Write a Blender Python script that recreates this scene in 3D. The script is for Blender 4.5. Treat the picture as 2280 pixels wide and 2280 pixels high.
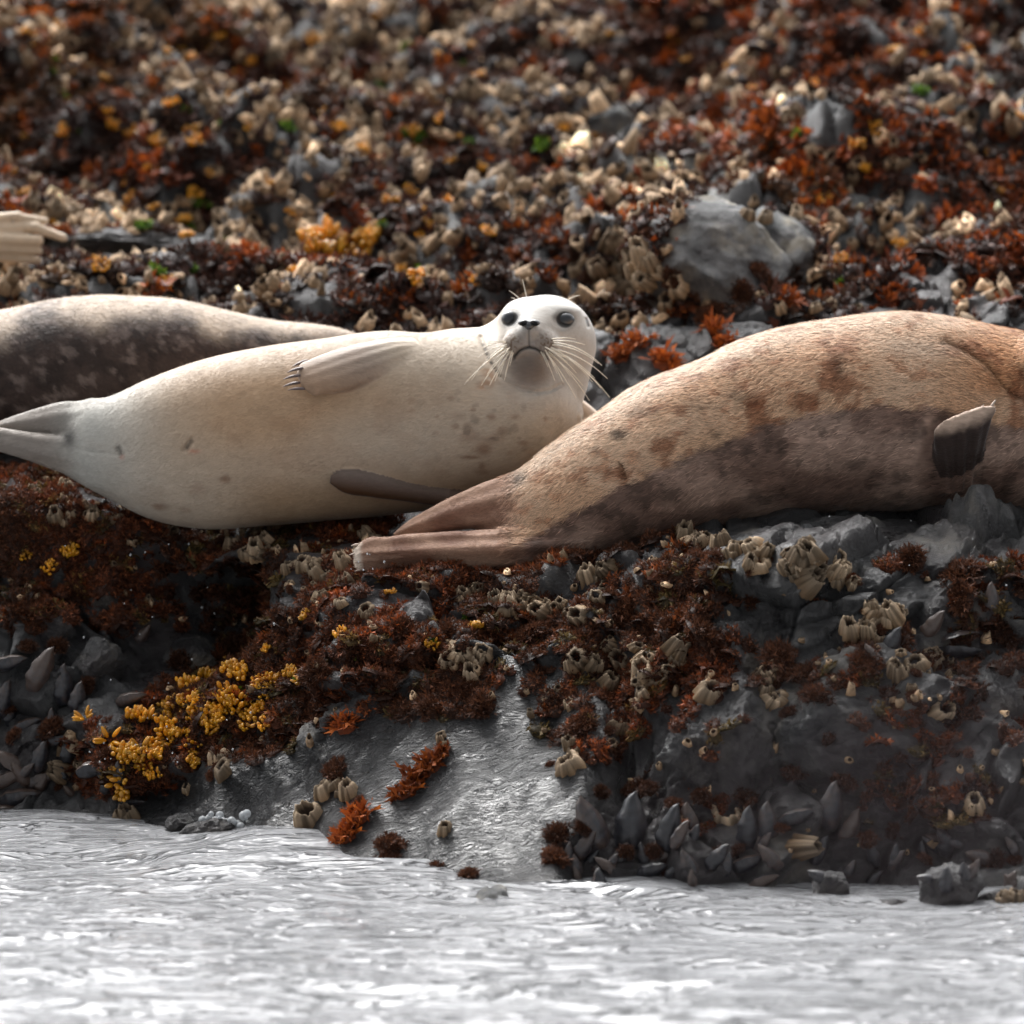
import bpy, bmesh, math, random
import numpy as np
from mathutils import Vector, Matrix, Quaternion
from mathutils.bvhtree import BVHTree
random.seed(7); RNG = np.random.default_rng(11)
scn = bpy.context.scene; COL = scn.collection
for o in list(bpy.data.objects): bpy.data.objects.remove(o)

# ------------------------------------------------------------------ camera
CAM = np.array([0.0, -12.0, 1.9]); TGT = np.array([0.0, 0.0, 0.79])
FWD = TGT - CAM; D = float(np.linalg.norm(FWD)); FWD = FWD / D
RIGHT = np.array([1.0, 0, 0]); UP = np.cross(RIGHT, FWD)
cd = bpy.data.cameras.new('camera'); cam = bpy.data.objects.new('camera', cd); COL.objects.link(cam)
cam.location = CAM; cam.rotation_euler = Vector(FWD).to_track_quat('-Z', 'Y').to_euler()
cd.sensor_width = 36; cd.lens = 36 * D / 2.28; cd.clip_end = 500; cd.clip_start = 0.1
cd.dof.use_dof = True; cd.dof.focus_distance = D + 0.42; cd.dof.aperture_fstop = 2.5
scn.camera = cam
scn.render.resolution_x = scn.render.resolution_y = 1024

# ------------------------------------------------------------------ world, sun, exposure
SUN_DIR = Vector((-0.25, 0.55, 0.85)).normalized()
elev = math.asin(SUN_DIR.z); azim = math.atan2(SUN_DIR.x, SUN_DIR.y)
w = bpy.data.worlds.new("World"); scn.world = w; w.use_nodes = True
nt = w.node_tree; nt.nodes.clear()
def N(nt, t, **k):
    n = nt.nodes.new(t)
    for a, b in k.items():
        if a.startswith('i_'): n.inputs[a[2:]].default_value = b
        else: setattr(n, a, b)
    return n
sky = N(nt, 'ShaderNodeTexSky', sky_type='NISHITA', sun_disc=False, sun_elevation=elev, sun_rotation=azim,
        air_density=1.0, dust_density=4.0, ozone_density=1.0)
hs = N(nt, 'ShaderNodeHueSaturation'); hs.inputs['Saturation'].default_value = 0.07
tc = N(nt, 'ShaderNodeTexCoord'); cl = N(nt, 'ShaderNodeTexNoise'); cl.inputs['Scale'].default_value = 2.2; cl.inputs['Detail'].default_value = 5
cr = N(nt, 'ShaderNodeMapRange'); cr.inputs['From Min'].default_value = .3; cr.inputs['From Max'].default_value = .7
cr.inputs['To Min'].default_value = .75; cr.inputs['To Max'].default_value = 1.25
mu = N(nt, 'ShaderNodeVectorMath', operation='SCALE')
bg = N(nt, 'ShaderNodeBackground'); bg.inputs['Strength'].default_value = 0.15
wo = N(nt, 'ShaderNodeOutputWorld')
L = nt.links.new
L(sky.outputs[0], hs.inputs['Color']); L(tc.outputs['Generated'], cl.inputs['Vector']); L(cl.outputs['Fac'], cr.inputs['Value'])
sx = N(nt, 'ShaderNodeSeparateXYZ'); L(tc.outputs['Generated'], sx.inputs[0])      # cloud cover is thick on the sea side, thin and bright over the land
br = N(nt, 'ShaderNodeMapRange', interpolation_type='SMOOTHSTEP'); br.inputs['From Min'].default_value = -.5; br.inputs['From Max'].default_value = .85
br.inputs['To Min'].default_value = .62; br.inputs['To Max'].default_value = 2.9; L(sx.outputs['Y'], br.inputs['Value'])
ml = N(nt, 'ShaderNodeMath', operation='MULTIPLY'); L(br.outputs[0], ml.inputs[0]); L(cr.outputs[0], ml.inputs[1])
L(hs.outputs[0], mu.inputs[0]); L(ml.outputs[0], mu.inputs['Scale']); L(mu.outputs[0], bg.inputs['Color']); L(bg.outputs[0], wo.inputs[0])
sd = bpy.data.lights.new('sun', 'SUN'); sun = bpy.data.objects.new('sun', sd); COL.objects.link(sun)
sd.energy = .95; sd.angle = math.radians(36); sd.color = (1, 0.96, 0.91)
sun.rotation_euler = (-SUN_DIR).to_track_quat('-Z', 'Y').to_euler(); sun.location = (0, 4, 8)
scn.view_settings.view_transform = 'Standard'; scn.view_settings.look = 'None'
scn.view_settings.exposure = 0.70; scn.view_settings.gamma = 1

# ------------------------------------------------------------------ mapping between photograph-scale and world
def Q(px, py, d):
    px, py, d = np.broadcast_arrays(np.asarray(px, float), np.asarray(py, float), np.asarray(d, float))
    s = (D + d)
    return CAM + s[..., None] * FWD + (s / D)[..., None] * (((px - 1140) / 1000)[..., None] * RIGHT + ((1140 - py) / 1000)[..., None] * UP)
def proj(P):
    r = P - CAM; s = r @ FWD
    return 1140 + (r @ RIGHT) / s * D * 1000, 1140 - (r @ UP) / s * D * 1000, s - D
def dwater(py):
    return CAM[2] / (-FWD[2] - (1140 - np.asarray(py, float)) / 1000 / D * UP[2]) - D

# ------------------------------------------------------------------ noise
def _h(ix, iy, iz, seed):
    n = (ix.astype(np.int64) * 374761393 + iy.astype(np.int64) * 668265263 + iz.astype(np.int64) * 2147483647 + seed * 974634777)
    n = (n ^ (n >> 13)) * 1274126177; n = n & 0xffffffff
    n = ((n ^ (n >> 16)) * 2246822519) & 0xffffffff
    return ((n ^ (n >> 15)) & 0xffffff) / float(0xffffff)
def vnoise(P, seed=0):
    P = np.asarray(P, float); i = np.floor(P); f = P - i; f = f * f * f * (f * (f * 6 - 15) + 10)
    i = i.astype(np.int64); r = 0
    for a in (0, 1):
        for b in (0, 1):
            for c in (0, 1):
                wgt = (f[..., 0] if a else 1 - f[..., 0]) * (f[..., 1] if b else 1 - f[..., 1]) * (f[..., 2] if c else 1 - f[..., 2])
                r = r + wgt * _h(i[..., 0] + a, i[..., 1] + b, i[..., 2] + c, seed)
    return r * 2 - 1
def fbm(P, scale, octv=4, seed=0, gain=.5):
    r = 0; a = 1; t = 0; P = np.asarray(P) * scale
    for k in range(octv):
        r = r + a * vnoise(P + 17.3 * k, seed + k); t += a; a *= gain; P = P * 2.03
    return r / t
def worley(P, scale, seed=0):
    P = np.asarray(P, float) * scale; i = np.floor(P).astype(np.int64)
    f1 = np.full(P.shape[:-1], 9.0); f2 = f1.copy(); idv = np.zeros(P.shape[:-1])
    for a in (-1, 0, 1):
        for b in (-1, 0, 1):
            for c in (-1, 0, 1):
                q = i + np.array([a, b, c])
                o = np.stack([_h(q[..., 0], q[..., 1], q[..., 2], seed + k) for k in (1, 2, 3)], -1)
                d = np.linalg.norm(q + o - P, axis=-1); hid = o[..., 0]
                m = d < f1
                f2 = np.where(m, f1, np.minimum(f2, d)); idv = np.where(m, hid, idv); f1 = np.where(m, d, f1)
    return f1, f2, idv
def sstep(x, a, b):
    t = np.clip((x - a) / (b - a), 0, 1); return t * t * (3 - 2 * t)
def smooth_curve(xs, ys, n=240):
    xs = np.asarray(xs, float); ys = np.asarray(ys, float); X = np.linspace(xs[0], xs[-1], n)
    m = np.gradient(ys, xs); k = np.clip(np.searchsorted(xs, X) - 1, 0, len(xs) - 2)
    h = xs[k + 1] - xs[k]; t = (X - xs[k]) / h
    Y = (2*t**3-3*t**2+1)*ys[k] + (t**3-2*t**2+t)*h*m[k] + (-2*t**3+3*t**2)*ys[k+1] + (t**3-t**2)*h*m[k+1]
    return X, Y
def poly_dist(x, z, pts):
    r = np.full(np.shape(x), 1e9)
    for (ax, az), (bx, bz) in zip(pts[:-1], pts[1:]):
        dx, dz = bx - ax, bz - az; t = np.clip(((x - ax) * dx + (z - az) * dz) / (dx*dx + dz*dz + 1e-9), 0, 1)
        r = np.minimum(r, np.hypot(x - ax - t * dx, z - az - t * dz))
    return r

# ------------------------------------------------------------------ object helpers
def mesh_from(name, V, F, col=None, smooth=True):
    """F: array (n,k) or list of such arrays"""
    me = bpy.data.meshes.new(name); V = np.asarray(V, float)
    Fs = F if isinstance(F, list) else [F]; Fs = [np.asarray(f, int) for f in Fs if len(f)]
    nv = len(V); me.vertices.add(nv); me.vertices.foreach_set('co', V.ravel())
    loops = np.concatenate([f.ravel() for f in Fs]); tot = np.concatenate([np.full(len(f), f.shape[1]) for f in Fs])
    me.loops.add(len(loops)); me.loops.foreach_set('vertex_index', loops)
    st = np.concatenate([[0], np.cumsum(tot)[:-1]])
    me.polygons.add(len(tot)); me.polygons.foreach_set('loop_start', st); me.polygons.foreach_set('loop_total', tot)
    me.polygons.foreach_set('use_smooth', np.full(len(tot), smooth))
    if col is not None:
        col = np.asarray(col, float); c4 = np.ones((nv, 4)); c4[:, :3] = col
        at = me.color_attributes.new('Col', 'FLOAT_COLOR', 'POINT'); at.data.foreach_set('color', c4.ravel())
    me.update(); me.validate(); return me
def tag(o, label=None, cat=None, group=None, kind=None):
    for k, v in (('label', label), ('category', cat), ('group', group), ('kind', kind)):
        if v: o[k] = v
    return o
def link(name, me, mat=None, parent=None):
    o = bpy.data.objects.new(name, me)
    if mat is not None and me is not None and not me.materials: me.materials.append(mat)
    COL.objects.link(o)
    if parent is not None: o.parent = parent
    return o
def empty(name, loc):
    o = bpy.data.objects.new(name, None); o.location = loc; o.empty_display_size = .05; COL.objects.link(o); return o

# ------------------------------------------------------------------ materials
def mat_new(name):
    m = bpy.data.materials.new(name); m.use_nodes = True; t = m.node_tree
    return m, t, t.nodes['Principled BSDF'], t.nodes['Material Output']
def ramp(t, stops):
    r = t.nodes.new('ShaderNodeValToRGB'); e = r.color_ramp.elements
    e[0].position, e[0].color = stops[0][0], (*stops[0][1], 1); e[1].position, e[1].color = stops[-1][0], (*stops[-1][1], 1)
    for p, c in stops[1:-1]:
        q = e.new(p); q.color = (*c, 1)
    return r
def noise(t, vec, scale, detail=6, rough=.6, dist=0):
    n = t.nodes.new('ShaderNodeTexNoise'); n.inputs['Scale'].default_value = scale; n.inputs['Detail'].default_value = detail
    n.inputs['Roughness'].default_value = rough; n.inputs['Distortion'].default_value = dist
    if vec: t.links.new(vec, n.inputs['Vector'])
    return n
def mapping(t, vec, sc, rot=(0, 0, 0)):
    m = t.nodes.new('ShaderNodeMapping'); m.inputs['Scale'].default_value = sc; m.inputs['Rotation'].default_value = rot
    t.links.new(vec, m.inputs['Vector']); return m.outputs[0]
def mixc(t, a, b, fac, mode='MIX'):
    m = t.nodes.new('ShaderNodeMix'); m.data_type = 'RGBA'; m.blend_type = mode
    for s, v in ((m.inputs[0], fac), (m.inputs[6], a), (m.inputs[7], b)):
        if isinstance(v, (int, float)): s.default_value = v
        elif isinstance(v, tuple): s.default_value = (*v, 1)
        else: t.links.new(v, s)
    return m.outputs[2]
def mrange(t, v, a, b, c, d):
    m = t.nodes.new('ShaderNodeMapRange'); t.links.new(v, m.inputs[0])
    for i, x in enumerate((a, b, c, d)): m.inputs[i + 1].default_value = x
    return m.outputs[0]
def bump(t, h, strength, dist, prev=None):
    b = t.nodes.new('ShaderNodeBump'); b.inputs['Strength'].default_value = strength; b.inputs['Distance'].default_value = dist
    t.links.new(h, b.inputs['Height'])
    if prev is not None: t.links.new(prev, b.inputs['Normal'])
    return b.outputs[0]
def attr(t, name='Col'):
    a = t.nodes.new('ShaderNodeAttribute'); a.attribute_name = name; return a
def objc(t): return t.nodes.new('ShaderNodeTexCoord').outputs['Object']

def rock_material():
    m, t, b, _ = mat_new('wet_rock'); l = t.links.new
    P = objc(t); A = attr(t); sep = t.nodes.new('ShaderNodeSeparateColor'); l(A.outputs['Color'], sep.inputs[0])
    wet, slab, pale = sep.outputs[0], sep.outputs[1], sep.outputs[2]
    n1 = noise(t, P, 9, 8, .65, .4); n2 = noise(t, P, 70, 6, .7); n3 = noise(t, P, 3.2, 3, .5)
    c1 = ramp(t, [(.3, (.010, .010, .012)), (.5, (.036, .037, .040)), (.70, (.115, .118, .120))]); l(n1.outputs[0], c1.inputs[0])
    c2 = ramp(t, [(.36, (.13, .145, .155)), (.5, (.30, .305, .30)), (.60, (.60, .54, .43))]); l(n1.outputs[0], c2.inputs[0])
    c = mixc(t, c1.outputs[0], c2.outputs[0], pale)
    c3 = ramp(t, [(.42, (0, 0, 0)), (.6, (1, 1, 1))]); l(n3.outputs[0], c3.inputs[0])
    mf = t.nodes.new('ShaderNodeMath'); mf.operation = 'MULTIPLY'; mf.inputs[1].default_value = .45; l(c3.outputs[0], mf.inputs[0])
    c = mixc(t, c, (.045, .028, .030), mf.outputs[0])
    sp = ramp(t, [(.66, (0, 0, 0)), (.72, (1, 1, 1))]); l(n2.outputs[0], sp.inputs[0])
    c = mixc(t, c, (.22, .2, .17), sp.outputs[0])
    c = mixc(t, c, (.014, .016, .019), mrange(t, slab, 0, 1, 0, .85)); l(c, b.inputs['Base Color'])
    r = mrange(t, n1.outputs[0], .3, .7, .20, .5); rr = t.nodes.new('ShaderNodeMix'); l(wet, rr.inputs[0]); l(r, rr.inputs[3]); rr.inputs[2].default_value = .75
    l(rr.outputs[0], b.inputs['Roughness'])
    # rough rock bump
    nb = noise(t, P, 30, 10, .78, .5); nb2 = noise(t, P, 95, 6, .7)
    vo = t.nodes.new('ShaderNodeTexVoronoi'); vo.feature = 'DISTANCE_TO_EDGE'; vo.inputs['Scale'].default_value = 7; vo.inputs['Randomness'].default_value = 1
    wd = mixc(t, P, noise(t, P, 6, 4).outputs['Color'], .12); l(wd, vo.inputs['Vector'])
    ck = mrange(t, vo.outputs[0], 0, .03, 0, 1)
    h = t.nodes.new('ShaderNodeMath'); h.operation = 'MULTIPLY_ADD'; l(ck, h.inputs[0]); h.inputs[1].default_value = .05; l(nb.outputs[0], h.inputs[2])
    # wet slab ripple bump
    rp = noise(t, mapping(t, P, (20, 55, 48), (0, .45, 0)), 1.0, 5, .6, 1.0)
    rid = t.nodes.new('ShaderNodeMath'); rid.operation = 'PINGPONG'; rid.inputs[1].default_value = .13; l(rp.outputs[0], rid.inputs[0])
    hm = t.nodes.new('ShaderNodeMix'); l(slab, hm.inputs[0]); l(h.outputs[0], hm.inputs[2])
    rs = t.nodes.new('ShaderNodeMath'); rs.operation = 'MULTIPLY'; rs.inputs[1].default_value = 3.0; l(rid.outputs[0], rs.inputs[0]); l(rs.outputs[0], hm.inputs[3])
    n_ = bump(t, hm.outputs[0], 1.0, .046); n_ = bump(t, nb2.outputs[0], .5, .006, n_); t.links.new(mrange(t, slab, 0, 1, .5, .04), n_.node.inputs['Strength'])
    l(n_, b.inputs['Normal']); b.inputs['Coat Weight'].default_value = 0
    l(mrange(t, wet, 0, 1, .35, .95), b.inputs['Specular IOR Level'])
    l(mrange(t, slab, 0, 1, 0, .5), b.inputs['Coat Weight']); b.inputs['Coat Roughness'].default_value = .13; l(n_, b.inputs['Coat Normal'])
    return m
def col_material(name, rough=.6, spec=.4, nscale=60, nlo=.7, nhi=1.25, bstr=.3, bdist=.003, rnd=.35, trans=0, coat=0, stretch=None):
    m, t, b, out = mat_new(name); l = t.links.new
    P = objc(t); A = attr(t); n = noise(t, mapping(t, P, stretch) if stretch else P, nscale, 6, .65)
    f = mrange(t, n.outputs[0], .3, .7, nlo, nhi)
    oi = t.nodes.new('ShaderNodeObjectInfo'); rf = mrange(t, oi.outputs['Random'], 0, 1, 1 - rnd, 1 + rnd)
    mm = t.nodes.new('ShaderNodeMath'); mm.operation = 'MULTIPLY'; l(f, mm.inputs[0]); l(rf, mm.inputs[1])
    sc = t.nodes.new('ShaderNodeVectorMath'); sc.operation = 'SCALE'; l(A.outputs['Color'], sc.inputs[0]); l(mm.outputs[0], sc.inputs['Scale'])
    l(sc.outputs[0], b.inputs['Base Color']); b.inputs['Roughness'].default_value = rough; b.inputs['Specular IOR Level'].default_value = spec
    if bstr: l(bump(t, n.outputs[0], bstr, bdist), b.inputs['Normal'])
    b.inputs['Coat Weight'].default_value = coat; b.inputs['Coat Roughness'].default_value = .1
    if trans:
        tr = t.nodes.new('ShaderNodeBsdfTranslucent'); l(sc.outputs[0], tr.inputs['Color']); mx = t.nodes.new('ShaderNodeMixShader')
        mx.inputs[0].default_value = trans; l(b.outputs[0], mx.inputs[1]); l(tr.outputs[0], mx.inputs[2]); l(mx.outputs[0], out.inputs[0])
    return m
def skin_material(name, streak=.12, bstr=.25, rough=.55, sheen=.3, fs=(30, 110, 110), spec=.25):
    m, t, b, _ = mat_new(name); l = t.links.new
    P = objc(t); A = attr(t)
    n = noise(t, mapping(t, P, fs, (0, .12, 0)), 1.6, 5, .65, .5); n2 = noise(t, P, 14, 5, .6); n3 = noise(t, P, 230, 3, .6)
    f = mrange(t, n.outputs[0], .3, .7, 1 - streak, 1 + streak); f2 = mrange(t, n2.outputs[0], .3, .7, .94, 1.06)
    mm = t.nodes.new('ShaderNodeMath'); mm.operation = 'MULTIPLY'; l(f, mm.inputs[0]); l(f2, mm.inputs[1])
    sc = t.nodes.new('ShaderNodeVectorMath'); sc.operation = 'SCALE'; l(A.outputs['Color'], sc.inputs[0]); l(mm.outputs[0], sc.inputs['Scale'])
    l(sc.outputs[0], b.inputs['Base Color']); b.inputs['Roughness'].default_value = rough; b.inputs['Specular IOR Level'].default_value = spec
    b.inputs['Sheen Weight'].default_value = sheen; b.inputs['Sheen Roughness'].default_value = .4
    n_ = bump(t, n.outputs[0], bstr, .004); n_ = bump(t, n3.outputs[0], .12, .001, n_); l(n_, b.inputs['Normal'])
    return m
M_ROCK = rock_material()
M_BARN = col_material('barnacle_shell', .8, .2, 75, .45, 1.35, .9, .006, .45)
M_ALGA = col_material('algae', .6, .22, 40, .7, 1.3, 0, 0, .35, trans=.2)
M_WEED = col_material('rockweed', .28, .6, 40, .8, 1.2, 0, 0, .2, trans=.25, coat=.3)
M_MUSS = col_material('mussel_shell', .30, .5, 6, .6, 1.5, .25, .03, .4, coat=.3)
_t = M_MUSS.node_tree; _b = _t.nodes['Principled BSDF']; _o = _t.nodes.new('ShaderNodeObjectInfo'); _n = noise(_t, objc(_t), 3.5, 6, .7)
_a = _t.nodes.new('ShaderNodeMath'); _a.operation = 'MULTIPLY_ADD'; _t.links.new(_o.outputs['Random'], _a.inputs[0]); _a.inputs[1].default_value = .45; _t.links.new(_n.outputs[0], _a.inputs[2])
_c = mixc(_t, _b.inputs['Base Color'].links[0].from_socket, (.075, .048, .036), mrange(_t, _a.outputs[0], .62, .85, 0, .85)); _t.links.new(_c, _b.inputs['Base Color'])
M_SKIN = skin_material('pale_seal_skin', .09, .35, .5, .2)
M_BROWN = skin_material('brown_seal_skin', .22, .5, .6, .3, (24, 80, 90))
M_DARK = skin_material('dark_seal_skin', .25, .5, .6, .3, (60, 90, 90))
M_FUR = col_material('fur', .6, .3, 20, .9, 1.1, 0, 0, 0)
def plain(name, c, rough=.5, spec=.5, coat=0):
    m, t, b, _ = mat_new(name); P = objc(t); n = noise(t, P, 40, 4); f = mixc(t, tuple(x * .75 for x in c), tuple(min(1, x * 1.2) for x in c), n.outputs[0])
    t.links.new(f, b.inputs['Base Color']); b.inputs['Roughness'].default_value = rough; b.inputs['Specular IOR Level'].default_value = spec; b.inputs['Coat Weight'].default_value = coat
    b.inputs['Coat Roughness'].default_value = .03; return m
M_EYE = plain('eye', (.022, .025, .030), .34, .5, .22)
M_WHISK = plain('whisker', (.78, .70, .58), .4, .5)
M_CLAW = plain('claw', (.13, .095, .09), .4, .5)
def water_material():
    m, t, b, _ = mat_new('sea_water'); l = t.links.new
    P = objc(t)
    b.inputs['Base Color'].default_value = (.255, .26, .27, 1); b.inputs['Roughness'].default_value = .05; b.inputs['IOR'].default_value = 1.33
    b.inputs['Specular IOR Level'].default_value = .5
    n1 = noise(t, mapping(t, P, (2.6, 8, 5)), 1, 4, .5, 1.0); n2 = noise(t, mapping(t, P, (26, 30, 26)), 1, 3, .5, .6)
    n3 = noise(t, mapping(t, P, (3.6, 15, 12), (0, 0, .1)), 1, 3, .55, 1.0); pp = t.nodes.new('ShaderNodeMath'); pp.operation = 'PINGPONG'; pp.inputs[1].default_value = .09; l(n3.outputs[0], pp.inputs[0])
    pw_ = t.nodes.new('ShaderNodeMath'); pw_.operation = 'POWER'; pw_.inputs[1].default_value = 4; l(mrange(t, pp.outputs[0], 0, .09, 1, 0), pw_.inputs[0])
    n4 = noise(t, mapping(t, P, (12, 44, 20)), 1, 3, .5, .6)
    n_ = bump(t, n1.outputs[0], 1.0, .010); n_ = bump(t, pw_.outputs[0], 1.0, .015, n_); n_ = bump(t, n4.outputs[0], .8, .003, n_)
    l(n_, b.inputs['Normal']); return m
M_WATER = water_material()
def foam_material():
    m, t, b, _ = mat_new('bubble'); b.inputs['Base Color'].default_value = (.75, .78, .8, 1); b.inputs['Roughness'].default_value = .08
    b.inputs['Transmission Weight'].default_value = .6; b.inputs['IOR'].default_value = 1.2; return m
M_FOAM = foam_material()

# ------------------------------------------------------------------ shore terrain
cols = np.array([-900, -300, 0, 250, 500, 800, 1100, 1400, 1700, 2000, 2280, 2700, 3200])
def rowv(py, d): return np.array(py, float), np.array(d, float)
wpy = np.array([1830, 1830, 1832, 1848, 1880, 1935, 1965, 1972, 1966, 1962, 1962, 1965, 1965.]); wd = dwater(wpy)
rows = [
 (wpy + 420, wd - .9), (wpy + 130, wd - .28), (wpy, wd),
 rowv([1740,1740,1745,1765,1770,1790,1800,1790,1790,1790,1790,1790,1790], wd + [.1,.1,.1,.1,.13,.13,.16,.12,.08,.08,.08,.1,.1]),
 rowv([1600,1600,1600,1640,1600,1620,1620,1620,1620,1620,1620,1620,1620], [.88,.88,.86,.66,.52,.26,.12,.02,-.04,-.04,0,.05,.05]),
 rowv([1420,1420,1420,1450,1480,1450,1440,1450,1450,1450,1450,1450,1450], [.98,.98,.96,.90,.68,.42,.28,.14,.04,.04,.1,.1,.1]),
 rowv([1270,1270,1270,1290,1340,1330,1345,1330,1290,1280,1290,1300,1300], [1.0,1.0,1.0,.98,.82,.55,.42,.26,.12,.12,.15,.2,.2]),
 rowv([1130,1130,1130,1160,1200,1240,1295,1268,1200,1172,1172,1180,1180], [1.02,1.02,1.02,.98,.86,.66,.50,.44,.34,.34,.34,.4,.4]),
 rowv([1050,1050,1060,1110,1178,1190,1230,1215,1150,1120,1120,1120,1120], [1.16,1.16,1.16,1.12,1.0,.9,.8,.7,.65,.65,.65,.7,.7]),
 rowv([960,960,970,980,1000,1000,1000,960,920,900,900,900,900], [1.6,1.6,1.6,1.6,1.55,1.5,1.5,1.5,1.5,1.5,1.5,1.5,1.5]),
 rowv([600,610,640,650,700,730,740,770,720,670,670,660,660], [2.3,2.3,2.3,2.2,2.1,2.0,1.95,1.8,1.8,1.9,1.9,2,2]),
 rowv([520,520,540,570,620,640,620,590,560,540,560,520,520], [2.8,2.8,2.8,2.8,2.7,2.6,2.5,2.4,2.3,2.3,2.3,2.4,2.4]),
 rowv([320,330,340,350,370,380,380,370,350,330,320,310,310], [3.8,3.8,3.8,3.8,3.7,3.6,3.5,3.4,3.3,3.2,3.2,3.2,3.2]),
 rowv([100,110,120,130,130,140,150,150,130,100,90,80,80], [4.9,4.9,4.9,4.8,4.8,4.7,4.6,4.5,4.3,4.1,4.0,4,4]),
 rowv([-60,-60,-60,-60,-60,-60,-60,-60,-70,-90,-110,-120,-120], [5.9,5.9,5.9,5.9,5.8,5.8,5.7,5.6,5.4,5.2,5.1,5,5]),
 rowv([-120,-120,-120,-120,-120,-120,-120,-120,-130,-150,-160,-160,-160], [7]*13),
 rowv([300]*13, [9]*13), rowv([1500]*13, [12]*13)]
nseg = [8, 14, 34, 34, 36, 34, 26, 22, 26, 40, 22, 40, 40, 36, 12, 8, 8]
PXC = np.unique(np.concatenate([np.linspace(-900, -150, 34), np.linspace(-150, 2430, 500), np.linspace(2430, 3200, 34)]))
R3 = []
for py, d in rows:
    _, a = smooth_curve(cols, py, 800); X, b_ = smooth_curve(cols, d, 800)
    R3.append(Q(PXC, np.interp(PXC, X, a), np.interp(PXC, X, b_)))
R3 = np.array(R3)                                              # rows, cols, 3
T = []
for k in range(len(rows) - 1):
    p0 = R3[max(k-1, 0)]; p1 = R3[k]; p2 = R3[k+1]; p3 = R3[min(k+2, len(rows)-1)]
    for s in range(nseg[k]):
        t_ = s / nseg[k]; h01 = t_*t_*(3-2*t_)
        m1 = (p2 - p0) * .35; m2 = (p3 - p1) * .35
        T.append((1-h01)*p1 + h01*p2 + (t_**3-2*t_**2+t_)*m1 + (t_**3-t_**2)*m2)
T.append(R3[-1]); T = np.array(T); T[..., 0] = np.maximum.accumulate(T[..., 0], axis=1)
def grid_normals(G):
    a = np.gradient(G, axis=0); b = np.gradient(G, axis=1); n = np.cross(b, a); n /= np.linalg.norm(n, axis=-1, keepdims=True) + 1e-9
    n[n[..., 2] < -.2] *= -1; return n
def in_poly(x, y, pts):
    x = np.asarray(x, float); y = np.asarray(y, float); r = np.zeros(x.shape, bool); j = len(pts) - 1
    for i in range(len(pts)):
        xi, yi = pts[i]; xj, yj = pts[j]
        c = ((yi > y) != (yj > y)) & (x < (xj - xi) * (y - yi) / (yj - yi + 1e-9) + xi); r ^= c; j = i
    return r
SLAB = [(150,1850),(330,1760),(480,1690),(600,1670),(720,1640),(830,1560),(960,1500),(1120,1450),(1300,1500),(1350,1640),(1310,1740),(1260,1860),(1250,1990),(600,1960)]
Nn = grid_normals(T); px, py, dd = proj(T)
edge = np.ones(px.shape)
slab_m = in_poly(px, py, SLAB).astype(float)
for _ in range(20):                                          # soften the mask
    s = slab_m.copy(); s[1:-1, 1:-1] = (slab_m[1:-1, 1:-1]*2 + slab_m[:-2, 1:-1] + slab_m[2:, 1:-1] + slab_m[1:-1, :-2] + slab_m[1:-1, 2:]) / 6; slab_m = s
back = sstep(dd, 1.5, 2.4); ledge = sstep(dd, .35, .7) * (1 - sstep(dd, 1.35, 1.9)) * (py < 1320)
f1, f2, wid = worley(T, 4.5, 5); f1b, f2b, widb = worley(T + .3 * fbm(T, 2, 2, 3)[..., None], 11, 9)
crag = (wid - .5) * .12 * sstep(f2 - f1, 0, .12) + (widb - .5) * .05 * sstep(f2b - f1b, 0, .12) - .03 * (1 - sstep(f2 - f1, 0, .07))
disp = fbm(T, 2.2, 3, 1) * .07 + fbm(T, 9, 4, 21) * .03 + crag * .9 + fbm(T * [1, 1, 1.6], 34, 3, 23) * .010
slabd = fbm(T, 2.0, 3, 41) * .05 + fbm(T * [1, 1, 1.], 12, 2, 44) * .009 + (1 - 2 * np.abs(fbm(T * [.7, 1.3, 1.3], 26, 3, 46))) * .0025 + fbm(T, 5, 2, 47) * .03
disp = disp * (1 - slab_m) + slabd * slab_m
disp = disp * (1 - .72 * ledge)
disp += back * (fbm(T, 1.3, 3, 61) * .20 + fbm(T, 4, 3, 63) * .12)
hollow = np.exp(-(((px - 430) / 110) ** 2 + ((py - 1310) / 110) ** 2)) * (dd < 1.4)
disp -= .30 * hollow
disp -= .06 * np.exp(-(((px - 1370 - (py - 1600) * .12) / 30) ** 2)) * sstep(py, 1380, 1460) * (1 - sstep(py, 1760, 1850)) * (dd < .6)
T = T + Nn * disp[..., None]
TN = grid_normals(T); TPX, TPY, TD = proj(T)
nr, nc = T.shape[:2]
idx = np.arange(nr * nc).reshape(nr, nc)
TF = np.stack([idx[:-1, :-1], idx[:-1, 1:], idx[1:, 1:], idx[1:, :-1]], -1).reshape(-1, 4)
pale = np.clip(sstep(fbm(T, 5, 3, 77), .1, .5) * .35 * (dd < 1), 0, 1)
pale = np.maximum(pale, .45 * sstep(dd, 2, 2.6) * sstep(fbm(T, 2, 3, 78), -.1, .3))
wetm = 1 - .45 * back
tc_ = np.stack([wetm, slab_m, pale], -1).reshape(-1, 3)
terr = link('rock_shore', mesh_from('rock_shore', T.reshape(-1, 3), TF, tc_), M_ROCK); tag(terr, kind='structure')
BVH = BVHTree.FromPolygons([tuple(v) for v in T.reshape(-1, 3)], [tuple(f) for f in TF])
def hit(px, py, tree=None):
    q = Q(px, py, 0); dr = Vector(q - CAM).normalized(); r = (tree or BVH).ray_cast(Vector(CAM), dr, 60)
    return (r[0], r[1]) if r[0] is not None else (None, None)

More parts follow.
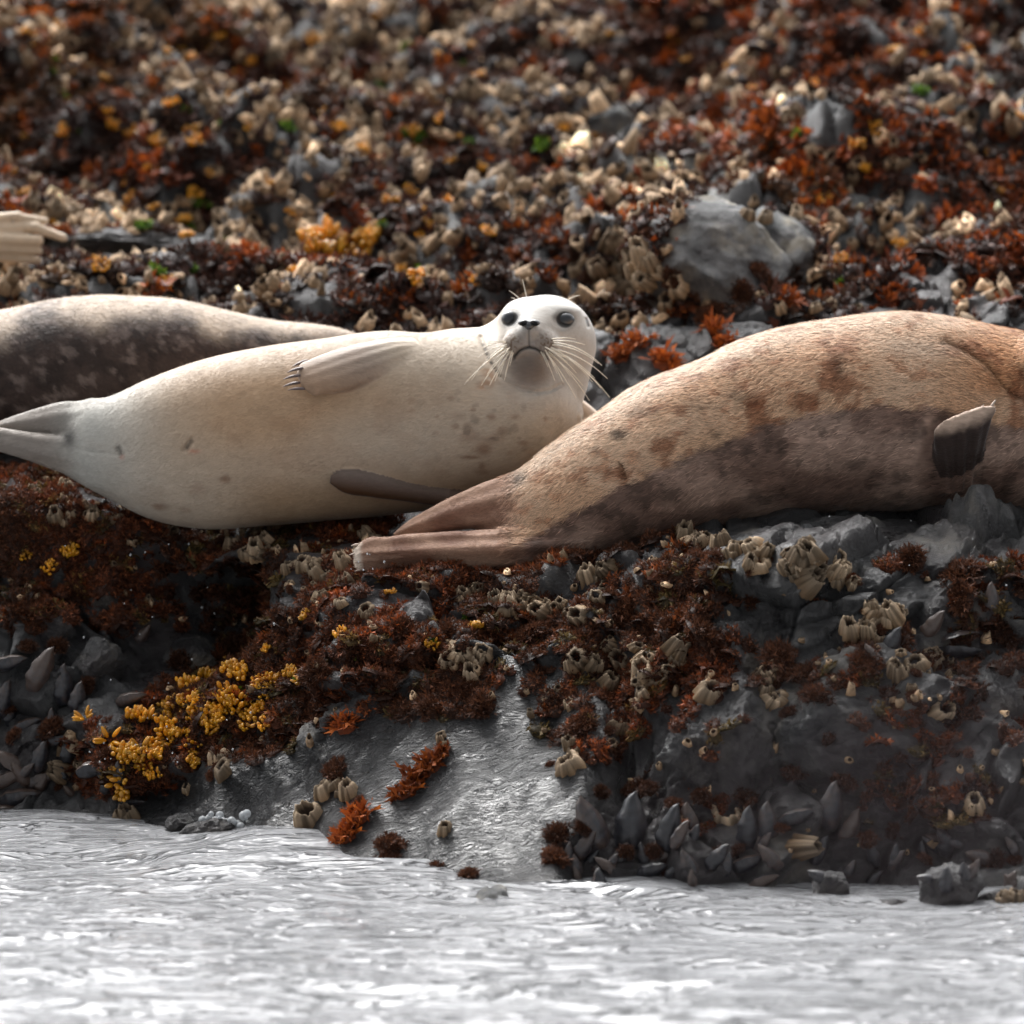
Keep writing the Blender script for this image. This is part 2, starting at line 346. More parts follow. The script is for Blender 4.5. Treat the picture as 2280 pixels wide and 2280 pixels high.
# ------------------------------------------------------------------ water
def water():
    xs = np.unique(np.concatenate([np.linspace(-40, -2, 60), np.linspace(-2, 2, 460), np.linspace(2, 40, 60)]))
    ys = np.unique(np.concatenate([np.linspace(-60, -3.4, 60), np.linspace(-3.4, 1.3, 520), np.linspace(1.3, 14, 30)]))
    X, Y = np.meshgrid(xs, ys); P = np.stack([X, Y, 0 * X], -1)
    Pw = P + .12 * np.stack([fbm(P, 2.2, 2, 5), fbm(P, 2.2, 2, 6), 0 * X], -1)
    r1 = 1 - np.abs(fbm(Pw * [.6, 1.5, 1], 2.6, 2, 90)) * 2; r2 = 1 - np.abs(fbm(Pw * [.5, 1.35, 1], 6.5, 3, 91)) * 2
    r3 = fbm(Pw * [.4, 1.2, 1], 20, 3, 92)
    fade = np.exp(-np.maximum(0, np.hypot(X, Y + 1) - 4) / 6)
    Z = (fbm(P, .8, 2, 93) * .02 + r1 * .016 + r2 * .007 + r3 * .0016) * fade - .012
    # swell that runs up on the slab at the left of centre
    bx = X * 1000 + 1140
    Z += .045 * np.exp(-(((bx - 620) / 330) ** 2) - (((Y - .12) / .35) ** 2))
    Z += .03 * np.exp(-(((bx - 60) / 260) ** 2) - (((Y - .50) / .25) ** 2))
    P[..., 2] = Z; r, c = X.shape; i = np.arange(r * c).reshape(r, c)
    F = np.stack([i[:-1, :-1], i[:-1, 1:], i[1:, 1:], i[1:, :-1]], -1).reshape(-1, 4)
    o = link('sea_water', mesh_from('sea_water', P.reshape(-1, 3), F), M_WATER); tag(o, kind='structure')
water()

# ------------------------------------------------------------------ implicit surfaces (for the seals)
def smin(a, b, k):
    h = np.clip(.5 + .5 * (b - a) / k, 0, 1); return b + (a - b) * h - k * h * (1 - h)
def smax(a, b, k): return -smin(-a, -b, k)
def ell(p, c, r, R=None):
    q = p - np.array(c, float)
    if R is not None: q = q @ R
    k0 = np.linalg.norm(q / np.array(r, float), axis=-1); k1 = np.linalg.norm(q / (np.array(r, float) ** 2), axis=-1) + 1e-6
    return k0 * (k0 - 1) / k1
def capsule(p, a, b, ra, rb):
    a = np.array(a, float); b = np.array(b, float); ab = b - a; t = np.clip(((p - a) @ ab) / (ab @ ab), 0, 1)
    return np.linalg.norm(p - a - t[..., None] * ab, axis=-1) - (ra + (rb - ra) * t)
class Loft:
    """cross-sections along local x: top/bottom (z), centre y, half depth"""
    def __init__(s, xs, top, bot, yc, w, pw=2.0):
        X, s.t = smooth_curve(xs, top); _, s.b = smooth_curve(xs, bot); _, s.y = smooth_curve(xs, yc); _, s.w = smooth_curve(xs, w); s.x = X; s.pw = pw
    def __call__(s, p, ribs=0, ra=0):
        x = np.clip(p[..., 0], s.x[0], s.x[-1]); t = np.interp(x, s.x, s.t); b = np.interp(x, s.x, s.b); yc = np.interp(x, s.x, s.y); w_ = np.interp(x, s.x, s.w)
        zc = (t + b) / 2; rz = np.maximum(np.abs(t - b) / 2, .5); w_ = np.maximum(w_, .5)
        if ribs: w_ = w_ * (1 + ra * np.cos((p[..., 2] - zc) / rz * math.pi * ribs))
        u = np.abs((p[..., 2] - zc) / rz); v = np.abs((p[..., 1] - yc) / w_)
        q = (u ** s.pw + v ** s.pw) ** (1 / s.pw)
        k1 = np.hypot(u / rz, v / w_) / np.maximum(np.hypot(u, v), 1e-6)
        f = (q - 1) / np.maximum(k1, 1e-6)
        dx = np.abs(p[..., 0] - x); return np.where(dx > 0, np.hypot(np.maximum(f, 0), dx), f)
def frame(o, along, wide):
    a = np.array(along, float); a /= np.linalg.norm(a); wv = np.array(wide, float); wv -= a * (a @ wv); wv /= np.linalg.norm(wv)
    th = np.cross(wv, a); Rm = np.stack([a, th, wv], 1); o = np.array(o, float)
    return lambda p: (p - o) @ Rm
def surface_net(f, lo, hi, h):
    lo = np.array(lo, float); n = np.ceil((np.array(hi) - lo) / h).astype(int) + 1
    ax = [lo[k] + h * np.arange(n[k]) for k in range(3)]
    G = np.empty(n, np.float32)
    for i in range(0, n[0], 24):
        X, Y, Z = np.meshgrid(ax[0][i:i+24], ax[1], ax[2], indexing='ij'); G[i:i+24] = f(np.stack([X, Y, Z], -1))
    S = G < 0; c = [slice(None, -1), slice(1, None)]
    cnt = sum(S[c[a], c[b], c[d]].astype(np.int8) for a in (0, 1) for b in (0, 1) for d in (0, 1))
    act = (cnt > 0) & (cnt < 8); I = np.argwhere(act); vid = -np.ones(act.shape, np.int64); vid[act] = np.arange(len(I))
    acc = np.zeros((len(I), 3)); num = np.zeros(len(I))
    cor = [(a, b, d) for a in (0, 1) for b in (0, 1) for d in (0, 1)]
    for A in cor:
        for B in cor:
            if sum(abs(x - y) for x, y in zip(A, B)) == 1 and A < B:
                va = G[I[:, 0]+A[0], I[:, 1]+A[1], I[:, 2]+A[2]]; vb = G[I[:, 0]+B[0], I[:, 1]+B[1], I[:, 2]+B[2]]
                m = (va < 0) != (vb < 0); t = np.where(m, va / np.where(m, va - vb, 1), 0)
                acc[m] += (np.array(A) + t[:, None] * (np.array(B) - np.array(A)))[m]; num[m] += 1
    V = lo + h * (I + acc / num[:, None]); Q4 = []
    for axn in range(3):
        sl0 = [slice(1, -1)] * 3; sl1 = [slice(1, -1)] * 3; sl0[axn] = slice(0, -1); sl1[axn] = slice(1, None)
        s0 = S[tuple(sl0)]; s1 = S[tuple(sl1)]; E = np.argwhere(s0 != s1); off = np.ones(3, int); off[axn] = 0; E2 = E + off
        flip = s0[tuple(E.T)]; u = np.zeros(3, int); v = np.zeros(3, int); u[(axn+1) % 3] = 1; v[(axn+2) % 3] = 1
        q = np.stack([vid[tuple((E2 - u - v).T)], vid[tuple((E2 - v).T)], vid[tuple(E2.T)], vid[tuple((E2 - u).T)]], 1)
        q[~flip] = q[~flip][:, ::-1]; Q4.append(q)
    F = np.concatenate(Q4); F = F[(F >= 0).all(1)]
    return V, F
def gradf(f, p, e=.8):
    g = np.stack([f(p + np.eye(3)[k] * e) - f(p - np.eye(3)[k] * e) for k in range(3)], -1) / (2 * e); return g
def project(f, V, it=2):
    for _ in range(it):
        g = gradf(f, V); m = (g * g).sum(-1, keepdims=True); V = V - np.clip(f(V)[:, None] / np.maximum(m, .05), -8, 8) * g
    return V
def subdiv(V, F, sel=None):
    """split quads into four (only the selected ones, neighbours become polygons)"""
    me = mesh_from('tmp', V, F); bm = bmesh.new(); bm.from_mesh(me); bpy.data.meshes.remove(me)
    if sel is None: ed = bm.edges[:]
    else:
        bm.faces.ensure_lookup_table(); s = set()
        for i in np.nonzero(sel)[0]:
            for e in bm.faces[i].edges: s.add(e)
        ed = list(s)
    bmesh.ops.subdivide_edges(bm, edges=ed, cuts=1, use_grid_fill=True)
    bmesh.ops.triangulate(bm, faces=[f for f in bm.faces if len(f.verts) > 4])
    bm.verts.index_update(); V2 = np.array([v.co[:] for v in bm.verts])
    F4 = np.array([[v.index for v in f.verts] for f in bm.faces if len(f.verts) == 4]); F3 = np.array([[v.index for v in f.verts] for f in bm.faces if len(f.verts) == 3])
    bm.free(); return V2, ([F4] if len(F4) else []) + ([F3] if len(F3) else [])
class Place:
    """local (x = photograph px, y = depth, z = -py; 1 unit about 1 mm) to world, for an animal at depth d"""
    def __init__(s, cx, cy, d): s.c = Q(cx, cy, d); s.cx, s.cy, s.s = cx, cy, (D + d) / D / 1000
    def __call__(s, p):
        p = np.asarray(p, float)
        return s.c + s.s * ((p[..., 0:1] - s.cx) * RIGHT + (p[..., 2:3] + s.cy) * UP + p[..., 1:2] * FWD)
def front(f, x, z, y0=-400, y1=50):
    ys = np.linspace(y0, y1, 900); v = f(np.stack([np.full(900, float(x)), ys, np.full(900, float(z))], -1)); k = np.nonzero(v < 0)[0]
    return ys[k[0]] if len(k) else 0
def tube(pts, rad, n=5):
    pts = np.array(pts, float); m = len(pts); V = []; F = []
    t = np.gradient(pts, axis=0); t /= np.linalg.norm(t, axis=1, keepdims=True); ref = np.array([.13, .97, .2])
    for i in range(m):
        a = np.cross(t[i], ref); a /= np.linalg.norm(a); b = np.cross(t[i], a)
        for k in range(n):
            an = 2 * math.pi * k / n; V.append(pts[i] + rad[i] * (math.cos(an) * a + math.sin(an) * b))
    for i in range(m - 1):
        for k in range(n): F.append([i*n+k, i*n+(k+1) % n, (i+1)*n+(k+1) % n, (i+1)*n+k])
    return np.array(V), np.array(F)
def bez(a, b, c, n=8):
    t = np.linspace(0, 1, n)[:, None]; a, b, c = (np.array(x, float) for x in (a, b, c)); return (1-t)**2*a + 2*t*(1-t)*b + t*t*c
def vert_normals(V, Fs):
    Nv = np.zeros_like(V)
    for F in (Fs if isinstance(Fs, list) else [Fs]):
        n = np.cross(V[F[:, 1]] - V[F[:, 0]], V[F[:, 2]] - V[F[:, 0]])
        for k in range(F.shape[1]): np.add.at(Nv, F[:, k], n)
    return Nv / (np.linalg.norm(Nv, axis=1, keepdims=True) + 1e-12)
def make_fur(V, Fs, colf, n, region, length, dirf, lift=.25, width=.9, jitter=.25, seed=3, bright=(.72, 1.3)):
    """short flat hairs as one mesh, local units"""
    rg = np.random.default_rng(seed); F = np.concatenate([f[:, :3] for f in (Fs if isinstance(Fs, list) else [Fs])] + [f[:, [0, 2, 3]] for f in (Fs if isinstance(Fs, list) else [Fs]) if f.shape[1] == 4])
    a, b, c = V[F[:, 0]], V[F[:, 1]], V[F[:, 2]]; nn = np.cross(b - a, c - a); ar = np.linalg.norm(nn, axis=1)
    cen = (a + b + c) / 3; wgt = ar * region(cen); wgt = wgt / wgt.sum(); k = rg.choice(len(F), n, p=wgt)
    u = rg.random((n, 2)); fl = u.sum(1) > 1; u[fl] = 1 - u[fl]
    P = a[k] + u[:, :1] * (b[k] - a[k]) + u[:, 1:] * (c[k] - a[k]); Nm = nn[k] / (ar[k][:, None] + 1e-9)
    d = dirf(P) + jitter * rg.normal(size=(n, 3)); d -= Nm * (d * Nm).sum(1, keepdims=True); d /= np.linalg.norm(d, axis=1, keepdims=True)
    sd_ = np.cross(Nm, d); Ln = length * rg.uniform(.6, 1.25, (n, 1)); W = width * rg.uniform(.6, 1.2, (n, 1))
    l1 = lift * rg.uniform(.5, 1.4, (n, 1))
    mid = P + d * Ln * .5 + Nm * Ln * l1 * .8; tip = P + d * Ln + Nm * Ln * l1
    VV = np.stack([P - sd_ * W, P + sd_ * W, mid + sd_ * W * .8, mid - sd_ * W * .8, tip], 1).reshape(-1, 3)
    b0 = np.arange(n)[:, None] * 5
    C = np.clip(colf(P) * rg.uniform(*bright, (n, 1)), .01, 2); C = C * np.minimum(1, .8 / C.max(1, keepdims=True)); C = np.repeat(C, 5, axis=0)
    return VV, [b0 + np.array([[0, 1, 2, 3]]), b0 + np.array([[3, 2, 4]])], C
def add_mesh(name, V, F, col, mat, place, parent, label=None, smooth=True):
    Wd = place(V) - np.array(parent.location); o = link(name, mesh_from(name, Wd, F, col, smooth), mat, parent)
    if label: o['label'] = label
    return o
def L3(a, b, t): return np.array(a)[None] * (1 - t[:, None]) + np.array(b)[None] * t[:, None]

# ------------------------------------------------------------------ white seal
def white_seal():
    pl = Place(700, 950, .98); root = empty('harbor_seal', pl(np.array([600, 0, -1170.])))
    tag(root, 'cream white seal lying on its side with raised head facing the camera', 'seal', 'seals hauled out on the rocks')
    body = Loft([128, 150, 190, 245, 326, 435, 600, 720, 854, 980, 1080, 1160, 1220, 1262, 1285],
                [-978, -935, -897, -882, -846, -806, -770, -754, -737, -745, -748, -760, -800, -860, -925],
                [-1020, -1052, -1083, -1112, -1152, -1176, -1170, -1160, -1148, -1132, -1105, -1070, -1020, -985, -950],
                [20, 20, 18, 10, 0, 0, 0, 0, 0, 0, 0, 5, 5, 8, 8], [20, 46, 78, 105, 135, 158, 172, 175, 172, 165, 150, 132, 112, 80, 30], 2.15)
    # hind flippers: upper and lower
    hu = Loft([0, 60, 130, 200, 260], [30, 40, 32, 18, 3], [-34, -38, -30, -14, -5], [0]*5, [40, 36, 28, 20, 8])
    fu = frame((205, 25, -925), (-200, 0, -28), (0, .25, 1))
    hl = Loft([0, 60, 130, 220, 300], [42, 38, 28, 22, 16], [-50, -46, -36, -28, -18], [0]*5, [44, 38, 30, 24, 12])
    flo = frame((200, -5, -1018), (-205, -10, 44), (0, -.2, 1))
    # fore flipper resting on the flank
    S = np.array([905, -92, -784.]); E = np.array([652, -186, -850.])
    ff = Loft([-25, 15, 60, 120, 170, 215, 246, 256], [20, 32, 40, 44, 42, 36, 26, 12], [-24, -38, -50, -58, -60, -56, -46, -28], [0]*8, [14, 28, 30, 27, 23, 18, 12, 6])
    fff = frame(S, E - S, (.05, .55, .83))
    # lower fore flipper
    S2 = np.array([1015, -85, -1112.]); E2 = np.array([728, -170, -1062.])
    lf = Loft([-20, 40, 110, 190, 260, 290], [22, 22, 22, 24, 20, 8], [-20, -22, -24, -28, -26, -12], [0]*6, [16, 16, 14, 13, 11, 5])
    lff = frame(S2, E2 - S2, (0, -.25, 1))
    mouth = [(1143, -801), (1147, -795), (1156, -785), (1168, -779), (1179, -777), (1192, -780), (1204, -788), (1211, -796), (1215, -802)]
    crease = [(1071, -752), (1077, -772), (1086, -795), (1097, -817), (1113, -840), (1135, -856), (1160, -868), (1190, -876), (1225, -872), (1250, -858)]
    def f(p):
        h = ell(p, (1217, 12, -766), (111, 112, 110))
        h = smin(h, ell(p, (1186, -60, -755), (66, 60, 62)), 40)
        h = smin(h, ell(p, (1180, -98, -752), (42, 46, 36)), 26)
        h = smin(h, ell(p, (1153, -112, -771), (36, 33, 31)), 14)
        h = smin(h, ell(p, (1207, -114, -772), (38, 33, 31)), 14)
        h = smin(h, ell(p, (1178, -133, -740), (20, 22, 18)), 12)
        h = smin(h, ell(p, (1181, -76, -822), (50, 54, 42)), 14)
        h = smin(h, ell(p, (1190, -20, -838), (78, 72, 48)), 26)
        h = smin(h, ell(p, (1256, -40, -698), (30, 26, 13)), 22); h = smin(h, ell(p, (1162, 0, -722), (52, 80, 56)), 20); h = smin(h, ell(p, (1146, 55, -765), (78, 90, 66)), 26)
        # eye sockets
        h = smax(h, -ell(p, (1134, -92, -713), (15, 16, 13)), 12); h = smax(h, -ell(p, (1257, -98, -715), (20, 20, 15)), 14)
        b = body(p)
        n_ = smin(capsule(p, (1205, 42, -830), (1120, 15, -930), 108, 150), capsule(p, (1175, 60, -800), (1050, 40, -850), 78, 108), 30)
        b = smin(b, n_, 70)
        r = smin(h, b, 20)
        fl_ = smin(hu(fu(p), 2, .05), hl(flo(p), 2, .05), 6)
        r = smin(r, fl_, 26)
        q = fff(p); r = smin(r, ff(q, 4, .02), 9)
        r = smin(r, lf(lff(p)), 8)
        fm = p[..., 1] < -20
        r = r + np.where(fm, 5.5 * np.exp(-(poly_dist(p[..., 0], p[..., 2], mouth) / 3.2) ** 2), 0)
        r = r + np.where(fm, 2.0 * np.exp(-(poly_dist(p[..., 0], p[..., 2], [(1177, -742), (1178, -776)]) / 2.5) ** 2), 0)
        r = r + np.where(p[..., 1] < 40, 5 * np.exp(-(poly_dist(p[..., 0], p[..., 2], crease) / 5) ** 2), 0)
        r = r + np.where(p[..., 1] < 0, 5 * 1.4 * np.exp(-(poly_dist(p[..., 0], p[..., 2], [(424, -1000), (432, -985), (437, -980)]) / 6) ** 2) + 6 * np.exp(-(poly_dist(p[..., 0], p[..., 2], [(272, -998), (278, -1012)]) / 5) ** 2) + 2.5 * np.exp(-(poly_dist(p[..., 0], p[..., 2], [(174, -998), (215, -1009), (272, -1013)]) / 4) ** 2), 0)
        r = r + np.where(p[..., 1] < 0, 3 * np.exp(-(poly_dist(p[..., 0], p[..., 2], [(1305, -712), (1309, -728)]) / 4) ** 2), 0)
        return r
    V, F = surface_net(f, (-120, -235, -1200), (1350, 200, -640), 6.5)
    V, Fl = subdiv(V, F); V = project(f, V, 2); F = Fl[0] if len(Fl) == 1 else Fl[0]
    c = V[F].mean(1); sel = (c[:, 0] > 1060) & (c[:, 2] > -900) & (c[:, 1] < 60)
    V, Fl = subdiv(V, F, sel); V = project(f, V, 2)
    spots = [(1078,1002,20,12,.5),(1050,1019,22,4,.5),(1121,962,14,10,.3),(1046,972,24,16,.28),(1085,985,22,12,.2),(1096,932,9,8,.4),(1054,915,7,5,.4),(1015,952,8,7,.35),(1150,930,10,6,.3),(1216,935,6,6,.35),
             (1167,988,15,5,.35),(1074,1039,9,8,.4),(1074,1052,16,6,.3),(1007,890,9,6,.3),(922,895,10,7,.2),(922,918,8,5,.22),(975,930,4,4,.3),(1020,930,20,10,.15),(1109,975,18,12,.2),(511,1067,13,9,.5),(362,1129,18,8,.5),(449,1089,22,16,.22),
             (312,882,7,5,.2),(400,905,5,4,.22),(505,825,12,4,.2),(455,835,6,3,.2),(480,850,7,4,.15),(1180,1005,14,10,.15),(1040,950,12,8,.2),(975,966,6,5,.2),(420,1135,14,8,.2),(1135,1010,8,5,.2)]
    def paint(p):
        x, y, z = p[:, 0], p[:, 1], -p[:, 2]; pw = p / 1000
        C = L3((.49, .41, .325), (.37, .358, .335), sstep(x, 1050, 1180) * (1 - sstep(z, 840, 960)))
        C = C * (1 - .0 * x[:, None])
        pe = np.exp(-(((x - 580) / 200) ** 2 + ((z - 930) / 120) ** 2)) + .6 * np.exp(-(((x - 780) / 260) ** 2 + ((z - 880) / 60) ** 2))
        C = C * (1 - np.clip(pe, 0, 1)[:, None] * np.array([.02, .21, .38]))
        g = 1 - sstep(x, 200, 420); C = C * (1 - g[:, None]) + np.array([.43, .42, .385]) * g[:, None]
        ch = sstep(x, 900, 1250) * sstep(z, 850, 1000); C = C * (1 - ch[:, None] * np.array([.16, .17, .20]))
        C = C * (1 + .06 * fbm(pw, 7, 3, 5)[:, None]) * (1 - .05 * sstep(fbm(pw, 3, 3, 8), 0, .5)[:, None] * np.array([.3, 1, 1.6]))
        C = C * (1 - .10 * sstep(fbm(pw * [1, 1, 1.4], 9, 4, 61), .05, .4)[:, None] * np.array([.7, 1, 1.2])) * (1 - .07 * sstep(vnoise(pw * [60, 60, 90], 62), .55, .8)[:, None])
        # belly turns darker and browner towards the ground
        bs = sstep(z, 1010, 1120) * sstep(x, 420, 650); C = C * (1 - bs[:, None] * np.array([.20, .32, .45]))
        for sx, sy, rx, ry, k in spots:
            m = k * np.exp(-((((x - sx + 5*fbm(pw, 60, 2, 4)) / rx) ** 2 + ((z - sy) / ry) ** 2)) ** 1.6) * (y < 20); C = C * (1 - m[:, None] * np.array([.8, 1, 1.1]))
        sp = sstep(fbm(pw, 48, 2, 31), .42, .6) * np.exp(-(((x - 1080) / 130) ** 2 + ((z - 950) / 90) ** 2)); C = C * (1 - .3 * sp[:, None])
        # face
        dm = lambda pts: poly_dist(x, -z, pts)
        fr = (y < -15)
        k = np.exp(-(dm(mouth) / 3.2) ** 2) * fr; C = C * (1 - .86 * k[:, None])
        chin = np.exp(-np.maximum(((x - 1181) / 46) ** 2 + ((z - 832) / 40) ** 2, 0) ** 2) * (y < -60); C = C * (1 - .56 * chin[:, None] * np.array([.85, .97, 1.03]))  # dark brown chin, with the shade below the mouth painted in
        k = np.exp(-(dm([(1177, -742), (1178, -776)]) / 2) ** 2) * fr; C = C * (1 - .5 * k[:, None])
        for ex, ez, er in ((1135.5, 712.5, 18.5), (1257, 714.6, 19.5)):
            r = np.hypot((x - ex) / 1.05, (z - ez)); k = (1 - sstep(r, er*.84, er*1.08)) * fr; C = C * (1 - .92 * k[:, None]); k = np.exp(-((r - er*1.15)/(er*.22))**2) * fr; C = C * (1 - .28 * k[:, None])
            k = np.exp(-(((x - (1152 if ex < 1200 else 1238)) / 9) ** 2 + ((z - ez + 5) / 8) ** 2)) * fr; C = C * (1 - .55 * k[:, None])
        for mx, mz in ((1139, 765), (1216, 766)):
            m = np.exp(-(((x - mx) / 22) ** 2 + ((z - mz) / 24) ** 2) ** 1.5) * fr
            dots = sstep(vnoise(pw * 260, 9), -.1, .45); C = C * (1 - (.30 + .42 * dots[:, None]) * m[:, None] * np.array([.85, 1, 1.1]))
        d = poly_dist(x, -z, crease[:5]); al = (z * 1.0 + x * .6); st = (np.sin(al / 2.1) > -.4)
        k = np.exp(-(d / 3.6) ** 2) * st * (y < 60) * sstep(z, 755, 775); C = C * (1 - .8 * k[:, None])
        k = np.exp(-(dm([(1083, -822), (1094, -850), (1076, -866)]) / 13) ** 2) * sstep(fbm(pw, 60, 2, 3), -.4, .3); C = C * (1 - .35 * k[:, None] * np.array([.5, 1, 1.3]))
        k = np.exp(-(dm([(1306, -712), (1309, -726)]) / 3.5) ** 2); C = C * (1 - .85 * k[:, None])
        # slits
        k = np.exp(-(dm([(426, -998), (436, -984)]) / 5) ** 2) + np.exp(-(dm([(273, -998), (278, -1010)]) / 6) ** 2); C = C * (1 - .6 * np.clip(k, 0, 1)[:, None] * (y < 0)[:, None])
        k = np.exp(-(((x - 281) / 5) ** 2 + ((z - 1018) / 6) ** 2)) + np.exp(-(((x - 442) / 12) ** 2 + ((z - 1006) / 4) ** 2)); C = C * (1 - np.clip(k, 0, 1)[:, None] * np.array([0, .35, .4]))
        k = np.exp(-(((x - 158) / 16) ** 2 + ((z - 973) / 22) ** 2)); C = C * (1 - .85 * k[:, None] * (y < 20)[:, None])
        k = (1 - sstep(x, 90, 200)); C = C * (1 - .42 * k[:, None] * np.array([.85, 1, 1.05]))
        k = np.exp(-((np.hypot((x - 1180)/62, (z - 795)/62)) ** 4)) * fr; C = C * (1 - .26 * k[:, None] * np.array([.8, 1, 1.1]))
        # flipper tint
        q = fff(p); k = (np.abs(q[:, 1]) < 34) * sstep(q[:, 0], 10, 120) * (q[:, 0] < 266) * (np.abs(q[:, 2] + 6) < 64) * (1 - sstep(ff(q), 3, 8))
        C = C * (1 - k[:, None] * np.array([.34, .36, .33])) * (1 - .12 * k * sstep(fbm(pw * [1, 1, 3], 30, 3, 6), 0, .4))[:, None]
        q = lff(p); k = (lf(q) < 5) & (q[:, 0] > -25); C = np.where(k[:, None], np.array([.115, .078, .060]) + .05 * np.clip(q[:, 2:3] / 20, -1, 1) * (q[:, 0:1] > 20), C)  # dark brown lower flipper, highlight on its upper side painted into the colour
        return np.clip(C, .012, .9)
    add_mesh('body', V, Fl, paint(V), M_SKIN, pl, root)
    fz = lambda c: ((c[:, 1] < 110) & (c[:, 0] > -110) & (ff(fff(c)) > 8) & (lf(lff(c)) > 8)).astype(float) * np.maximum(1 - sstep(c[:, 0], 960, 1090), 1 - sstep(c[:, 2], -960, -880))
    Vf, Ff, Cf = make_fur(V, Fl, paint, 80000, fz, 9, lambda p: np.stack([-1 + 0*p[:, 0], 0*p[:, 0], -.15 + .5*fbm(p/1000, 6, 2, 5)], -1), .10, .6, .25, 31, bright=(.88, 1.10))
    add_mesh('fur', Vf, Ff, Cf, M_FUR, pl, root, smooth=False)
    # eyes
    for ex, ez, r, rz in ((1135.5, 712.5, 19.5, 18.5), (1257, 714.6, 22, 17)):
        y = front(f, ex, -ez); u, v = np.meshgrid(np.linspace(0, 2*math.pi, 29)[:-1], np.linspace(0, math.pi, 15), indexing='ij')
        X = np.stack([ex + r*np.cos(u)*np.sin(v), y + 9.5 + 17*np.sin(u)*np.sin(v), -ez + rz*np.cos(v)], -1); i = np.arange(28*15).reshape(28, 15); j = np.roll(i, -1, 0)
        Fe = np.stack([i[:, :-1], j[:, :-1], j[:, 1:], i[:, 1:]], -1).reshape(-1, 4)
        add_mesh('eye', X.reshape(-1, 3), Fe, None, M_EYE, pl, root)
    # nose with two nostrils
    yn = front(f, 1177, -730)
    def nf(p):
        a = ell(p, (1166, yn + 4, -724), (13, 12, 7.5)); b = ell(p, (1189, yn + 4, -724), (13, 12, 7.5)); c = ell(p, (1177.5, yn + 2, -731), (10, 12, 10))
        r = smin(smin(a, b, 6), c, 6)
        R_ = np.array([[.9, 0, .43], [0, 1, 0], [-.43, 0, .9]])
        r = smax(r, -ell(p, (1166, yn - 8, -726), (8, 10, 4), R_.T), 2.5); r = smax(r, -ell(p, (1189, yn - 8, -726), (8, 10, 4), R_), 2.5)
        return r
    Vn, Fn = surface_net(nf, (1145, yn - 20, -755), (1210, yn + 25, -710), 1.6)
    dk = np.minimum(np.hypot((Vn[:, 0]-1165)/9, (Vn[:, 2]+729)/6), np.hypot((Vn[:, 0]-1190)/9, (Vn[:, 2]+729)/6)); Cn = L3((.004, .004, .005), (.05, .052, .058), sstep(dk, .6, 1.3))
    add_mesh('nose', Vn, Fn, Cn, M_NOSE, pl, root)
    # whiskers
    wr = [((1226, 772), (1331, 814), -20), ((1230, 768), (1338, 818), -26), ((1224, 780), (1350, 847), -26), ((1222, 784), (1355, 888), -30), ((1218, 786), (1310, 895), -16), ((1214, 788), (1281, 890), -10),
          ((1224, 776), (1317, 854), -14), ((1220, 782), (1282, 835), -8), ((1214, 786), (1253, 856), -6), ((1208, 788), (1234, 851), -4), ((1220, 786), (1268, 842), -6), ((1203, 786), (1219, 821), -3),
          ((1228, 764), (1300, 772), -8), ((1226, 760), (1280, 760), -6), ((1217, 790), (1296, 862), -10), ((1212, 782), (1240, 838), -4), ((1210, 776), (1262, 812), -6), ((1222, 778), (1336, 868), -20), ((1225, 782), (1322, 846), -16),
          ((1128, 772), (1065, 800), 10), ((1130, 778), (1021, 877), 18), ((1134, 784), (1065, 875), 14), ((1138, 786), (1091, 861), 8), ((1128, 766), (1077, 779), 8), ((1132, 780), (1100, 810), 4), ((1134, 786), (1112, 842), 4),
          ((1139, 788), (1123, 851), 3), ((1143, 788), (1135, 819), 2), ((1130, 770), (1070, 822), 10), ((1133, 778), (1085, 838), 8), ((1126, 764), (1090, 768), 5), ((1137, 784), (1102, 852), 6), ((1131, 774), (1085, 805), 7), ((1141, 784), (1126, 834), 3), ((1136, 776), (1108, 822), 4), ((1129, 776), (1050, 850), 14)]
    for (ax, az), (bx, bz), s_ in wr:
        y0 = front(f, ax, -az) + 3; m = np.array([(ax + bx) / 2 - s_ * .15, y0 - 26, -(az + bz) / 2 + abs(s_) * .9]); e = np.array([bx, y0 - 14, -bz])
        P = bez((ax, y0, -az), m, e, 9); Vt, Ft = tube(P, np.linspace(1.65, .55, 9), 4); add_mesh('whisker', Vt, Ft, None, M_WHISK, pl, root)
    for (ax, az), (bx, bz) in (((1157, 666), (1133, 648)), ((1172, 660), (1163, 622)), ((1267, 666), (1291, 658)), ((1150, 670), (1138, 664))):
        y0 = front(f, ax, -az) + 4; P = bez((ax, y0, -az), ((ax+bx)/2, y0 - 8, -(az+bz)/2 + 3), (bx, y0 - 10, -bz), 6); Vt, Ft = tube(P, np.linspace(1.2, .5, 6), 4); add_mesh('whisker', Vt, Ft, None, M_WHISK, pl, root)
    for (ax, az), (bx, bz) in (((690, 806), (656, 820)), ((682, 824), (646, 834)), ((676, 840), (638, 849)), ((676, 856), (637, 865)), ((686, 870), (648, 873))):
        y0 = front(f, ax, -az); y1 = min(front(f, bx, -bz) - 9, y0 + 4); P = bez((ax, y0 + 1, -az), ((ax+bx)/2, y0 - 7, -(az+bz)/2 + 3), (bx, y1, -bz), 6); Vt, Ft = tube(P, [2.6, 3.6, 3.4, 2.8, 1.8, .5], 6); add_mesh('claw', Vt, Ft, None, M_CLAW, pl, root)
M_NOSE = col_material('nose_skin', .3, .6, 300, .8, 1.2, .3, .001, 0)

